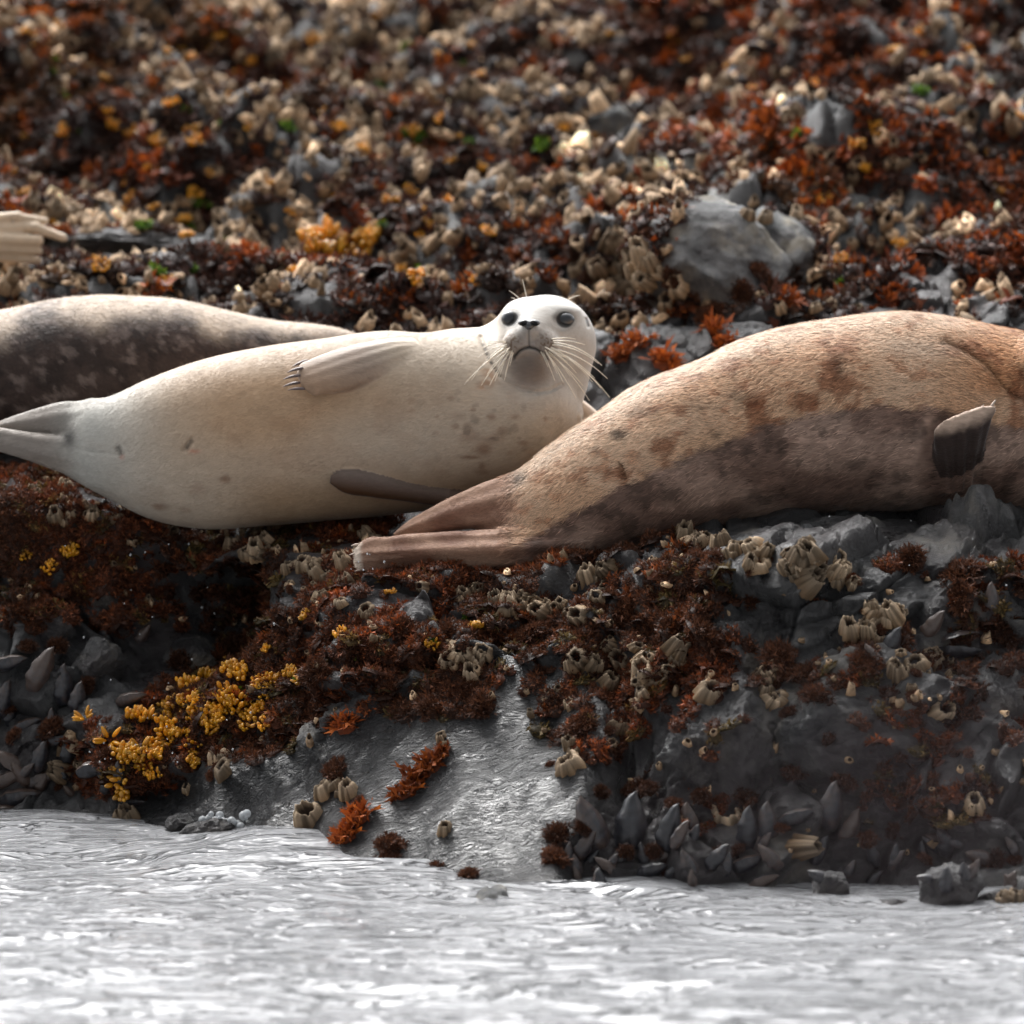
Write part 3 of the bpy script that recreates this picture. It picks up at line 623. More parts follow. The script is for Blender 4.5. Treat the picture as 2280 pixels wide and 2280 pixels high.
# ------------------------------------------------------------------ brown seal
def brown_seal():
    pl = Place(1700, 1000, .66); root = empty('harbor_seal', pl(np.array([1700, 0, -1160.])))
    tag(root, 'tawny brown mottled seal lying with hind flippers towards the white seal', 'seal', 'seals hauled out on the rocks')
    body = Loft([1075, 1110, 1162, 1216, 1300, 1401, 1543, 1680, 1833, 2010, 2152, 2280, 2420, 2520],
                [-1150, -1096, -1046, -1001, -940, -871, -808, -750, -717, -697, -716, -740, -790, -860],
                [-1200, -1238, -1256, -1264, -1252, -1232, -1200, -1172, -1152, -1142, -1142, -1145, -1130, -1080],
                [30, 26, 20, 12, 5, 0, 0, 0, 0, 0, 0, 0, 0, 0], [22, 52, 82, 105, 135, 165, 190, 205, 215, 215, 200, 180, 150, 100], 2.1)
    up_ = Loft([0, 60, 140, 220, 290, 330], [34, 44, 42, 32, 18, 5], [-74, -66, -50, -32, -16, -6], [0]*6, [46, 42, 34, 26, 18, 7])
    fu = frame((1185, 10, -1082), (-316, 0, -112), (0, .2, 1))
    lo_ = Loft([-110, -50, 0, 70, 160, 250, 330, 390, 410], [12, 30, 38, 42, 46, 46, 44, 38, 20], [-14, -34, -44, -48, -46, -42, -40, -36, -22], [40, 15, 0, 0, 0, 0, 0, 0, 0], [14, 36, 50, 48, 42, 36, 30, 22, 12])
    fl_ = frame((1200, -50, -1216), (-408, -25, -26), (0, .1, 1))
    # raised fore flipper
    S = np.array([2120, -150, -1050.]); E = np.array([2118, -285, -948.])
    ff = Loft([-30, 20, 80, 130, 165, 176], [46, 50, 58, 66, 70, 56], [-40, -46, -54, -60, -54, -42], [0]*6, [32, 30, 26, 20, 10, 4])
    fff = frame(S, (0, -.72, .70), (1, .05, .12))
    def ffq(p):
        q = fff(p); q[..., 0] = q[..., 0] - .40*q[..., 2]; return q
    fold = [(2095, -768), (2150, -793), (2195, -828), (2225, -868), (2255, -888), (2300, -898), (2400, -930)]
    def f(p):
        b = body(p)
        nk = capsule(p, (2330, -60, -850), (2480, -80, -880), 112, 120); b = smin(b, nk, 14)
        b = smin(b, ell(p, (2600, -90, -890), (130, 105, 100)), 40)
        b = smin(b, up_(fu(p), 2, .08), 26); b = smin(b, lo_(fl_(p), 2, .13), 24)
        b = smax(b, -capsule(p, (772, -92, -1241), (850, -100, -1237), 8, 3), 4); b = smax(b, -capsule(p, (850, -100, -1237), (1050, -104, -1222), 3, 2), 5)
        b = smin(b, ff(ffq(p), 4, .12), 16)
        b = smax(b, -capsule(p, (1180, -105, -1160), (1040, -70, -1178), 12, 10), 14)
        b = b + np.where(p[..., 1] < 0, 9 * np.exp(-(poly_dist(p[..., 0], p[..., 2], fold) / 9) ** 2), 0)
        b = b + np.where(p[..., 1] < 0, 6 * np.exp(-(poly_dist(p[..., 0], p[..., 2], [(1384, -1030), (1392, -1045), (1398, -1064)]) / 5) ** 2), 0)
        b = b - 4 * fbm(p / 1000, 9, 2, 5) 
        return b
    V, F = surface_net(f, (760, -330, -1300), (2760, 240, -660), 7)
    V, Fl = subdiv(V, F); V = project(f, V, 1)
    wl = smooth_curve([1000, 1200, 1300, 1452, 1604, 1756, 1909, 2060, 2280, 2600], [1250, 1190, 1132, 1051, 985, 935, 904, 914, 955, 980])
    def paint(p):
        x, y, z = p[:, 0], p[:, 1], -p[:, 2]; pw = p / 1000
        C = L3((.55, .355, .225), (.66, .465, .32), sstep(fbm(pw, 6, 2, 2), -.3, .3))
        topw = 1 - sstep(z - np.interp(x, [1150, 1300, 1543, 1833, 2010, 2280], [1055, 950, 808, 717, 697, 734]), 5, 60); C = C * (1 - topw[:, None]) + np.array([.58, .44, .325]) * topw[:, None]  # backlit rim along the back, painted in as a paler coat
        mot = sstep(fbm(pw * [1, 1, 1.0], 19, 4, 12) + .3*fbm(pw, 5, 2, 13), .0, .34) * sstep(z - np.interp(x, [1150, 1300, 1543, 1833, 2010, 2280], [1055, 950, 808, 717, 697, 734]), 10, 70)
        C = C * (1 - mot[:, None] * np.array([.48, .62, .68]))
        fk = sstep(fbm(pw * [1, 1, 1.3], 42, 3, 14), .12, .38) * sstep(fbm(pw, 6, 2, 15), -.35, .15); C = C * (1 - fk[:, None] * np.array([.30, .42, .48]))
        for sx, sy, rx, ry, k in ((1385, 968, 22, 14, .75), (1597, 970, 14, 12, .5), (1330, 1000, 14, 10, .4), (1650, 885, 30, 20, .35), (1865, 820, 16, 30, .35), (1440, 920, 30, 14, .35), (1560, 905, 40, 22, .25)):
            m = k * np.exp(-(((x - sx) / rx) ** 2 + ((z - sy) / ry) ** 2) ** 1.5); C = C * (1 - m[:, None])
        wh = np.exp(-(((x - 2040 - (z - 780) * 1.2) / 75) ** 2 + ((z - 778) / 26) ** 2) ** 1.3); C = C * (1 - wh[:, None]) + np.array([.74, .555, .41]) * wh[:, None]
        rf = sstep(x, 2080, 2230) * (1 - sstep(z, 860, 900)); C = C * (1 - rf[:, None] * np.array([.12, .30, .45]))
        rm = sstep(x, 2230, 2260) * sstep(fbm(pw, 12, 3, 44), -.2, .3) * (1 - sstep(z, 860, 900)) * sstep(z, 770, 790); C = C * (1 - .5 * rm[:, None])
        wet = sstep(z - np.interp(x, *wl) + 12 * fbm(pw, 20, 2, 8) + 10 * fbm(pw * [1, 1, 3], 60, 2, 9), -7, 9)
        wetc = L3((.17, .105, .08), (.33, .225, .175), sstep(fbm(pw, 10, 4, 19), -.25, .35)); wetc = wetc * (1 - .45 * sstep(fbm(pw, 30, 3, 23), .08, .35))[:, None] * (1 + .35 * sstep(fbm(pw * [.6, 1, 1.5], 40, 3, 24), .15, .4))[:, None]
        C = C * (1 - wet[:, None]) + wetc * wet[:, None]
        fl = 1 - sstep(x, 1120, 1190) ; hair = L3((.23, .12, .08), (.40, .245, .17), sstep(fbm(pw, 12, 3, 33), -.3, .3))
        C = C * (1 - fl[:, None]) + hair * fl[:, None]
        dkf = fl * sstep(z, 1215, 1262); C = C * (1 - .45 * dkf[:, None])
        tip = 1 - sstep(x, 798, 816 + 10 * fbm(pw, 50, 2, 3)); C = C * (1 - tip[:, None]) + np.array([.72, .62, .52]) * tip[:, None]
        sl = np.exp(-(poly_dist(x, -z, [(1384, -1030), (1392, -1045), (1398, -1064)]) / 5) ** 2) * (y < 0); C = C * (1 - .8 * sl[:, None])
        fd = np.exp(-(poly_dist(x, -z, fold) / 9) ** 2) * (y < 0); C = C * (1 - .45 * fd[:, None])
        q = ffq(p); k = (ff(q) < 6) & (q[:, 0] > 20); fc = L3((.04, .026, .022), (.55, .41, .32), sstep(q[:, 0] + 6*fbm(pw, 60, 2, 3), 130, 170)); C = np.where(k[:, None], fc, C)
        k = np.exp(-(((x - 1165) / 12) ** 2 + ((z - 1062) / 14) ** 2)); C = C * (1 - .7 * k[:, None])
        return np.clip(C, .01, .9)
    add_mesh('body', V, Fl, paint(V), M_BROWN, pl, root)
    def dirf(p):
        pw = p / 1000; a = .55 * fbm(pw, 7, 2, 50) + .25; return np.stack([-np.cos(a), 0 * a, -np.sin(a)], -1)
    vis = lambda c: ((c[:, 0] < 2330) & (c[:, 1] < 90)).astype(float)
    dry = lambda c: vis(c) * (.12 + .88 * (1 - sstep(-c[:, 2] - np.interp(c[:, 0], *wl), -6, 12))) * (c[:, 0] > 1120) * ((ffq(c)[:, 0] < 60) | (np.abs(ffq(c)[:, 1]) > 50) | (c[:, 2] > -880) | (c[:, 0] < 2030) | (c[:, 0] > 2210))
    Vf, Ff, Cf = make_fur(V, Fl, paint, 105000, dry, 19, dirf, .24, 1.0, .22, bright=(.62, 1.75))
    add_mesh('fur', Vf, Ff, Cf, M_FUR, pl, root, smooth=False)
    Vf, Ff, Cf = make_fur(V, Fl, paint, 16000, lambda c: (c[:, 0] < 1180) * 1.0, 6, dirf, .2, .6, .25, 9)
    add_mesh('fur', Vf, Ff, Cf, M_FUR, pl, root, smooth=False)
    # claws of the raised flipper
    for k, u in enumerate((-44, -18, 8, 34, 60)):
        q0 = np.array([150. + .4*u, 0, u]); base = S + q0[0] * np.array([0, -.717, .697]) + u * np.array([.992, .05, .12])
        P = bez(base, base + (4, -8, 16), base + (14, -6, 26), 6); Vt, Ft = tube(P, [4.5, 4.4, 3.8, 3, 2, .5], 6); add_mesh('claw', Vt, Ft, None, M_CLAW_PALE, pl, root)
    for bx, bz in ((792, 1212), (788, 1232), (797, 1250), (800, 1268)):
        yy = front(f, bx + 12, -bz); P = bez((bx + 8, yy + 8, -bz), (bx, yy + 4, -bz), (bx - 8, yy + 4, -bz - 3), 5); Vt, Ft = tube(P, [3, 3, 2.4, 1.6, .5], 6); add_mesh('claw', Vt, Ft, None, M_CLAW_PALE, pl, root)
M_CLAW_PALE = plain('pale_claw', (.55, .44, .36), .4, .5)

# ------------------------------------------------------------------ dark seal behind, and the two seals seen by their flippers
def dark_seal():
    pl = Place(200, 850, 1.5); root = empty('harbor_seal', pl(np.array([100, 0, -985.])))
    tag(root, 'dark mottled seal with pale back lying behind the white seal', 'seal', 'seals hauled out on the rocks')
    body = Loft([-900, -800, -600, -300, 0, 145, 225, 308, 399, 471, 543, 616, 700, 763, 800, 840],
                [-860, -800, -740, -715, -691, -663, -657, -660, -667, -683, -700, -714, -722, -733, -748, -790],
                [-900, -930, -960, -985, -992, -992, -990, -985, -980, -970, -960, -945, -925, -900, -880, -850],
                [0]*16, [20, 60, 110, 150, 170, 175, 175, 170, 160, 150, 135, 118, 95, 70, 50, 15], 2.1)
    hd = lambda p: ell(p, (-930, -20, -850), (130, 100, 95))
    def f(p):
        b = smin(body(p), hd(p), 60); b = smin(b, capsule(p, (820, -10, -820), (960, -20, -870), 24, 10), 20); return smin(b, capsule(p, (820, 20, -830), (950, 30, -840), 22, 9), 16)
    V, F = surface_net(f, (-1100, -220, -1030), (1000, 220, -620), 9)
    def paint(p):
        x, y, z = p[:, 0], p[:, 1], -p[:, 2]; pw = p / 1000
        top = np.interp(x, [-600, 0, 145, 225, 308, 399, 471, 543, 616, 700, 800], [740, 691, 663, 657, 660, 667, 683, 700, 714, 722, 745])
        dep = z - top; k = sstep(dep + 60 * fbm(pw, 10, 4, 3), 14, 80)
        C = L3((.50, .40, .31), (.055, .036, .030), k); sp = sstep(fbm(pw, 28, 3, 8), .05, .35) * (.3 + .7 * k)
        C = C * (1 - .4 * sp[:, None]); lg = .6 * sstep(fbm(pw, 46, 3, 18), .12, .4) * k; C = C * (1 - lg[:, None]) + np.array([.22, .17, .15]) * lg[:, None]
        return np.clip(C, .01, .9)
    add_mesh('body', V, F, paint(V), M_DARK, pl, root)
    dirf = lambda p: np.stack([1 + 0 * p[:, 0], 0 * p[:, 0], -.6 + .8 * fbm(p / 1000, 12, 2, 5)], -1)
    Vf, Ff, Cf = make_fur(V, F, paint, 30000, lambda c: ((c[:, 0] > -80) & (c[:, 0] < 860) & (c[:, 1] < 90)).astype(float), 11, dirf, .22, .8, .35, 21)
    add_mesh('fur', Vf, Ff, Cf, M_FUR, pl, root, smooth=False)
def flipper_seal(cx, cy, d, digits, bodyc, bodyr, label, tan, root_z):
    pl = Place(cx, cy, d); root = empty('harbor_seal', pl(np.array([bodyc[0], 0, -root_z]))); tag(root, label, 'seal', 'seals hauled out on the rocks')
    def f(p):
        b = ell(p, bodyc, bodyr)
        for k, (a, e, r0, r1) in enumerate(digits):
            c = capsule(p, a, e, r0, r1); b = smin(b, c, 5)
        return b
    lo = np.minimum(np.array(bodyc) - bodyr, np.min([np.array(x) - 30 for a, e, _, _ in digits for x in (a, e)], axis=0)) - 8
    hi = np.maximum(np.array(bodyc) + bodyr, np.max([np.array(x) + 30 for a, e, _, _ in digits for x in (a, e)], axis=0)) + 8
    V, F = surface_net(f, lo, hi, 6); V = project(f, V, 1)
    C = np.array(tan) * (1 + .2 * fbm(V / 1000, 14, 3, 6)[:, None]); add_mesh('body', V, F, C, M_SKIN, pl, root)
white_seal(); brown_seal(); dark_seal()
flipper_seal(60, 540, 2.45, [((-120, 0, -505), (40, -8, -480), 20, 9), ((40, -8, -484), (100, 4, -492), 10, 8), ((-120, 0, -515), (80, -10, -506), 20, 11), ((80, -10, -508), (142, -6, -530), 12, 9), ((-120, -6, -530), (86, -20, -537), 20, 13), ((-120, -6, -548), (88, -16, -560), 18, 9), ((-120, 0, -565), (86, -10, -580), 16, 8)],
             (-560, 20, -500), (480, 160, 135), 'pale tan seal hind flipper with spread digits at the left edge', (.62, .49, .36), 640)
flipper_seal(1300, 930, 1.15, [((1350, 0, -960), (1293, -6, -903), 22, 13), ((1360, 0, -975), (1278, -4, -925), 20, 11), ((1360, 0, -990), (1266, -2, -948), 18, 9)],
             (1640, 25, -960), (300, 110, 100), 'cream seal hind flipper showing between the white and the brown seal', (.60, .50, .41), 1060)

# ------------------------------------------------------------------ rocks standing out from the shore
def rock(px_, py_, rx, ry, d=None, seed=0, palev=.3, wet=.6, label='', name='boulder', rd=None, sink=0, tilt=0, lean=0, rough=1.3):
    rg = np.random.default_rng(seed)
    bm = bmesh.new(); bmesh.ops.create_icosphere(bm, subdivisions=6 if rx > 100 else 5, radius=1); V = np.array([v.co[:] for v in bm.verts]); F = np.array([[v.index for v in f.verts] for f in bm.faces]); bm.free()
    nrm = rg.normal(size=(13, 3)); nrm /= np.linalg.norm(nrm, axis=1, keepdims=True); off = rg.uniform(.62, .95, 13)
    r = np.min(np.where((V @ nrm.T) > .05, off / np.maximum(V @ nrm.T, .05), 9), axis=1); r = np.minimum(r, 1.0)
    P = V * r[:, None]; P = P * (1 + .12 * fbm(V, 2.0, 4, seed)[:, None] + rough * .07 * fbm(V, 6, 4, seed + 5)[:, None] - rough * .035 * (1 - np.abs(fbm(V, 9, 3, seed + 6)) * 3).clip(0)[:, None] + rough * .018 * fbm(V * [1, 1, 2.2], 24, 3, seed + 7)[:, None])
    P = P / np.abs(P).max(0)
    P[:, 1] += P[:, 2] * lean
    if tilt: c, s = math.cos(tilt), math.sin(tilt); P = np.stack([P[:, 0]*c - P[:, 2]*s*ry/rx, P[:, 1], P[:, 0]*s*rx/ry + P[:, 2]*c], 1)
    if d is None:
        h, n_ = hit(px_, py_); d = float((np.array(h) - CAM) @ FWD - D) + sink / 1000
    s = (D + d) / D / 1000; c = Q(px_, py_, d)
    Wd = (P[:, :1] * rx * RIGHT + P[:, 2:] * ry * UP + P[:, 1:2] * (rd or rx * .8) * FWD) * s
    pv = np.clip(palev * sstep(fbm(P, 1.2, 3, seed + 9), -.35, .25), 0, 1)
    o = link(name, mesh_from(name, Wd, F, np.stack([np.full(len(P), wet), 0 * pv, pv], 1)), M_ROCK); o.location = c; tag(o, label, 'rock')
    return o
rock(1585, 568, 195, 170, 1.98, 3, .75, .3, 'large pale grey boulder standing behind the seals', rd=150, tilt=-.3, lean=.7, rough=.4)
rock(1735, 550, 85, 105, 2.1, 8, 1.8, .1, 'yellowish pale rock leaning on the right side of the large grey boulder', rd=80, lean=.7, rough=.5)
rock(1372, 290, 78, 52, 3.9, 12, .9, .1, 'small rounded pinkish boulder high on the far slope')
rock(1850, 262, 75, 60, 3.7, 15, .8, .3, 'blue-grey rock among barnacles on the upper right slope')
rock(1215, 655, 55, 50, 2.1, 18, .3, .6, 'small blue-grey rock just above the white seal head')
rock(1230, 715, 95, 40, 2.0, 19, .1, .7, 'low dark slab behind the white seal head')
rock(2075, 640, 70, 85, 2.2, 21, .4, .6, 'blue-grey pointed rock behind the back of the brown seal')
rock(2240, 640, 80, 80, 2.3, 23, .4, .6, 'grey rock at the right edge behind the brown seal')
rock(640, 690, 130, 40, 2.2, 25, .2, .7, 'flat dark rock above the back of the dark seal')
rock(300, 545, 260, 40, 2.9, 27, .35, .8, 'long flat wet grey slab behind the dark seal', rd=150)
rock(1790, 1330, 265, 165, .33, 31, .75, .7, 'big rounded grey boulder with white flecks under the brown seal', rd=150, tilt=-.08, lean=.6)
rock(1930, 1225, 200, 85, .46, 33, .2, .8, 'dark cracked rock under the brown seal fore flipper', rd=150)
rock(2190, 1300, 170, 140, .40, 35, .1, .8, 'nearly black rock in shadow under the brown seal chest', rd=120)
rock(1520, 1330, 70, 60, .33, 36, .5, .7, 'small grey rock left of the big rounded boulder', rd=60)
rock(1655, 1470, 120, 110, .13, 37, .35, .8, 'grey block with algae in front of the big rounded boulder', rd=90)
rock(1600, 1680, 165, 190, .02, 39, .15, .9, 'upright dark rock face between two cracks above the mussels', rd=110)
rock(1950, 1640, 250, 210, .02, 41, .2, .9, 'wide rough dark rock face at the lower right', rd=130)
rock(2190, 1580, 130, 130, .06, 43, .2, .9, 'rough grey rock at the right edge of the shore', rd=90)
rock(420, 1480, 90, 62, None, 45, .6, .8, 'pale grey wet slab at the foot of the hollow under the white seal', rd=80, sink=40, tilt=.35)
rock(215, 1480, 70, 75, None, 47, .25, .9, 'dark wet stone among mussels in the hollow on the left', rd=60, sink=20)
rock(100, 1400, 80, 60, None, 49, .15, .9, 'dark stone below red algae at the left edge', rd=60, sink=20)
rock(230, 1320, 60, 55, None, 51, .3, .9, 'grey wet stone below the orange weed on the left', rd=50, sink=15)
rock(500, 1340, 55, 45, None, 53, .2, .9, 'black stone deep in the shaded hollow', rd=50, sink=10)
rock(310, 1700, 110, 60, None, 55, .1, .9, 'low dark rock with brown weed at the water edge on the left', rd=80, sink=20)
rock(1850, 1975, 45, 38, -.30, 57, .15, .9, 'small rounded wet stone awash at the waterline', rd=40)
rock(2120, 1990, 75, 78, -.42, 59, .15, .9, 'brownish cone-shaped rock standing in the water on the right', rd=60)
rock(2230, 2010, 70, 42, -.40, 61, .2, .9, 'flat wet stone in the water at the right edge', rd=50)
rock(1990, 2020, 55, 26, -.42, 63, .2, .9, 'low stone awash left of the cone-shaped rock', rd=40)
rock(1880, 2030, 60, 24, -.44, 64, .2, .9, 'low brown stone awash farthest left of the group in the water', rd=40)
rock(455, 1858, 80, 34, .36, 65, .2, .9, 'dark rounded stone awash beside the bubbles', rd=60, tilt=.3)
rock(400, 1835, 34, 26, .42, 66, .1, .9, 'small grey stone just left of the bubbles', rd=30)
rock(255, 1868, 60, 26, .46, 67, .2, .9, 'pebble-like stone covered by a thin film of water on the left', rd=40)

# rebuild the hit tree with the rocks included
bpy.context.view_layer.update()
VV = [T.reshape(-1, 3)]; FF = [[tuple(f) for f in TF]]; off = nr * nc
for o in COL.objects:
    if o.name.startswith('boulder'):
        n = len(o.data.vertices); co = np.empty(n * 3); o.data.vertices.foreach_get('co', co); VV.append(co.reshape(-1, 3) + np.array(o.location)); FF.append([tuple(off + i for i in p.vertices) for p in o.data.polygons]); off += n
AV = np.concatenate(VV); AFl = [f for g in FF for f in g]; AF = np.array([f if len(f) == 4 else (f[0], f[1], f[2], f[2]) for f in AFl])
ALL = BVHTree.FromPolygons([tuple(v) for v in AV], AFl)

# ------------------------------------------------------------------ small life: prototype shapes (unit size, base at origin, axis +z)
def barnacle_shape(seed, n=22, tall=1.1, lod=0):
    rg = np.random.default_rng(seed)
    prof = [(1.05, -.15, .0), (1.0, .05, .1), (.93, .3, .3), (.84, .55, .6), (.74, .8, .8), (.60, 1.0, 1.), (.50, 1.0, .8), (.40, .7, .1), (.30, .45, .0), (0.02, .40, .0)] if not lod else [(1.05, -.1, .2), (.8, .6, .7), (.56, 1.0, 1.), (.42, .75, .1), (.02, .5, .0)]
    V = []; C = []; th = np.linspace(0, 2*math.pi, n, endpoint=False); ph = rg.uniform(0, 6.28, 4)
    rib = 1 + .09*np.sin(6*th + ph[0]) + .06*np.sin(11*th + ph[1]) + .05*rg.normal(size=n); rim = .22*rg.random(n) + .16*np.sin(th + ph[2]) + .10*np.sin(3*th + ph[1])
    el = 1 + .15*np.cos(2*th + ph[3]); base = np.array([.42, .27, .15]); cream = np.array([.68, .54, .39]); streak = rg.uniform(.45, 1.25, n)
    for r, z, c in prof:
        k = sstep(np.array(z), .3, 1.); rr = r * el * (rib if r > .35 else 1)
        zz = (z + k * rim * (1 if r > .35 else .3)) * tall
        V.append(np.stack([rr*np.cos(th), rr*np.sin(th), zz*np.ones(n)], 1))
        cc = (base*(1-c*.7) + cream*c*.7)[None] * (.8 + .4*(rib[:, None]-.85)*2) * (streak[:, None] if not lod else 1) if r > .45 else np.tile(np.array([.05, .035, .028]) + c*base, (n, 1))
        C.append(np.clip(cc, .01, .9))
    m = len(prof); i = np.arange(m*n).reshape(m, n); j = np.roll(i, -1, 1)
    return np.concatenate(V), [np.stack([i[:-1], j[:-1], j[1:], i[1:]], -1).reshape(-1, 4)], np.concatenate(C)
def dome(rg, n=10, m=5, h=.6, col=(.05, .02, .015)):
    th = np.linspace(0, 2*math.pi, n, endpoint=False); V = []
    for a in np.linspace(0, math.pi/2*.98, m): V.append(np.stack([np.cos(a)*np.cos(th), np.cos(a)*np.sin(th), h*np.sin(a)*np.ones(n)], 1) * (1 + .2*rg.normal(size=(n, 1))*.6))
    V = np.concatenate(V); V[:, 2] -= .12; i = np.arange(m*n).reshape(m, n); j = np.roll(i, -1, 1)
    return V, np.stack([i[:-1], j[:-1], j[1:], i[1:]], -1).reshape(-1, 4), np.tile(np.array(col), (len(V), 1)) * rg.uniform(.7, 1.3, (len(V), 1))
def tuft_shape(seed, n=160, col=(.048, .020, .012), tip=(.15, .058, .028), wid=.035, length=.55, core=True, fork=True):
    """moss-like tuft: a lumpy core with many fine tapering, forked filaments"""
    rg = np.random.default_rng(seed); col = np.array(col); tip = np.array(tip)
    VV = []; F4 = []; F3 = []; CC = []; off = 0
    if core:
        V, F, C = dome(rg, col=col*.55); V[:, :2] *= .8; V[:, 2] *= .75; VV.append(V); F4.append(F); CC.append(C); off = len(V)
    a = rg.uniform(0, 2*math.pi, n); u = np.arccos(1 - rg.random(n)*.97)
    d = np.stack([np.sin(u)*np.cos(a), np.sin(u)*np.sin(a), np.cos(u)], 1); lump = .8 + .35*vnoise(d*2.2, seed)
    root = d*[.68, .68, .42]*lump[:, None]; d2 = d + .55*rg.normal(size=(n, 3)); d2[:, 2] += .25; d2 /= np.linalg.norm(d2, axis=1, keepdims=True)
    Ln = length*rg.uniform(.45, 1.1, (n, 1)); s = np.cross(d2, rg.normal(size=(n, 3))); s /= np.linalg.norm(s, axis=1, keepdims=True); W = wid*rg.uniform(.6, 1.4, (n, 1))
    bend = .25*rg.normal(size=(n, 3)); m = root + d2*Ln*.5; t = root + (d2 + bend)*Ln
    cc = col*(1) ; base_c = col[None]*rg.uniform(.6, 1.3, (n, 1)); tc2 = (col + (tip-col)*rg.random((n, 1))**1.5)
    if fork:
        sd_ = s*Ln*.28; t2 = t + sd_; t1 = t - sd_ + d2*Ln*.1
        V = np.stack([root - s*W, root + s*W, m + s*W, m - s*W, t1, t2, (m + t)/2 + s*W], 1)
        b = off + np.arange(n)[:, None]*7; F4.append(b + np.array([[0, 1, 2, 3]])); F3 += [b + np.array([[3, 6, 4]]), b + np.array([[3, 2, 6]]), b + np.array([[6, 2, 5]])]
        C = np.stack([base_c, base_c, (base_c+tc2)/2, (base_c+tc2)/2, tc2, tc2, tc2], 1)
    else:
        V = np.stack([root - s*W, root + s*W, m + s*W*.8, m - s*W*.8, t], 1); b = off + np.arange(n)[:, None]*5; F4.append(b + np.array([[0, 1, 2, 3]])); F3.append(b + np.array([[3, 2, 4]]))
        C = np.stack([base_c, base_c, (base_c+tc2)/2, (base_c+tc2)/2, tc2], 1)
    VV.append(V.reshape(-1, 3)); CC.append(C.reshape(-1, 3))
    return np.concatenate(VV), [np.concatenate(F4), np.concatenate(F3)], np.clip(np.concatenate(CC), .004, 1)
def blob(c, ax, r, l, n=7, m=5):
    ax = np.array(ax, float); ax /= np.linalg.norm(ax); s = np.cross(ax, (.3, .9, .1)); s /= np.linalg.norm(s); u = np.cross(ax, s); V = []
    for k in range(m + 1):
        a = math.pi*k/m; rr = r*math.sin(a)*(1 + .15*math.cos(a)) + .003; z = -math.cos(a)*l
        for q in range(n):
            t = 2*math.pi*q/n; V.append(np.array(c) + ax*z + rr*(s*math.cos(t) + u*math.sin(t)))
    i = np.arange((m+1)*n).reshape(m+1, n); j = np.roll(i, -1, 1); return np.array(V), np.stack([i[:-1], j[:-1], j[1:], i[1:]], -1).reshape(-1, 4)
def rockweed_shape(seed, n=26, star=False, amber=(.82, .42, .022), orange=(.58, .19, .012)):
    rg = np.random.default_rng(seed); VV = []; FF = []; CC = []; off = 0
    for k in range(n):
        a = rg.uniform(0, 6.28); rr = math.sqrt(rg.random())*(.85 if not star else .25); h = rg.uniform(.15, .55)
        if star: d = np.array([math.cos(a), math.sin(a), rg.uniform(.1, .9)]); c = d*.55; r, l = .13, .42
        else: d = np.array([.4*math.cos(a)*rr, .4*math.sin(a)*rr, 1]) + .35*rg.normal(size=3); c = np.array([rr*math.cos(a), rr*math.sin(a), h]); r = rg.uniform(.13, .21); l = r*rg.uniform(1.2, 2.2)
        V, F = blob(c, d, r, l); f = rg.random()**1.3; VV.append(V); FF.append(F + off); off += len(V)
        CC.append(np.tile(np.array(amber)*(1-f*.6) + np.array(orange)*f*.6, (len(V), 1))*rg.uniform(.7, 1.15))
        V, F = tube(bez((c[0]*.5, c[1]*.5, -.05), c*.7, c, 4), [.03, .03, .03, .04], 4); VV.append(V); FF.append(F + off); off += len(V); CC.append(np.tile(np.array(orange)*.6, (len(V), 1)))
    return np.concatenate(VV), [np.concatenate(FF)], np.concatenate(CC)
def frond_shape(seed, n=34, col=(.20, .045, .012), tip=(.50, .13, .02)):
    """flat forked blades, orange red"""
    return tuft_shape(seed, n*3, col, tip, .085, .75, True, True)
def valve_shape(side, seed=0):
    """one mussel shell half, pointed end at the origin, length 1 along +z, thickness along y"""
    nu, nv = 16, 9; V = []; C = []
    for a in np.linspace(0, 1, nu):
        wl = -.16*math.sin(math.pi*min(1, a*1.05))**.8*(1 - .3*a); wr = .33*math.sin(math.pi*a**.66)**.6*(1 + .06*math.sin(a*23)) if a < 1 else 0
        for b in np.linspace(0, 1, nv):
            x = wl + (wr - wl)*b; th = .19*math.sin(math.pi*a**.8)**.7*math.sin(math.pi*b)**.6 if 0 < a < 1 and 0 < b < 1 else 0
            V.append((x, side*(th + .006), a)); g = .75 + .35*math.sin(a*38 + math.sin(b*3)*2); C.append(np.array([.029, .031, .040])*g*(1 + 1.6*max(0, .35 - a)) + np.array([.03, .022, .02])*(b < .15))
    i = np.arange(nu*nv).reshape(nu, nv); F = np.stack([i[:-1, :-1], i[:-1, 1:], i[1:, 1:], i[1:, :-1]], -1).reshape(-1, 4)
    if side > 0: F = F[:, ::-1]
    return np.array(V), [F], np.array(C)
def orient(n, upw=.5, spin=None, rg=random):
    z = (Vector(n).normalized() + Vector((0, 0, upw)) + Vector((rg.gauss(0, .18), rg.gauss(0, .18), 0))).normalized()
    q = z.to_track_quat('Z', 'Y'); return q @ Quaternion((0, 0, 1), rg.uniform(0, 6.28) if spin is None else spin)
PROTO = {}
def proto(kind, shapes, mat):
    PROTO[kind] = []
    for k, (V, F, C) in enumerate(shapes):
        me = mesh_from(kind, V, F, C); me.materials.append(mat); PROTO[kind].append(me)
proto('barnacle', [barnacle_shape(s, 32, t_) for s, t_ in ((1, .75), (2, 1.0), (3, .6), (4, 1.2), (5, .85), (6, 1.35))], M_BARN)
proto('red_algae', [tuft_shape(s, 800, wid=.016, length=.42) for s in (1, 2, 3, 4)], M_ALGA)
proto('orange_algae', [frond_shape(s) for s in (1, 2, 3)], M_ALGA)
proto('rockweed', [rockweed_shape(1), rockweed_shape(2, 34), rockweed_shape(3, 18)], M_WEED)
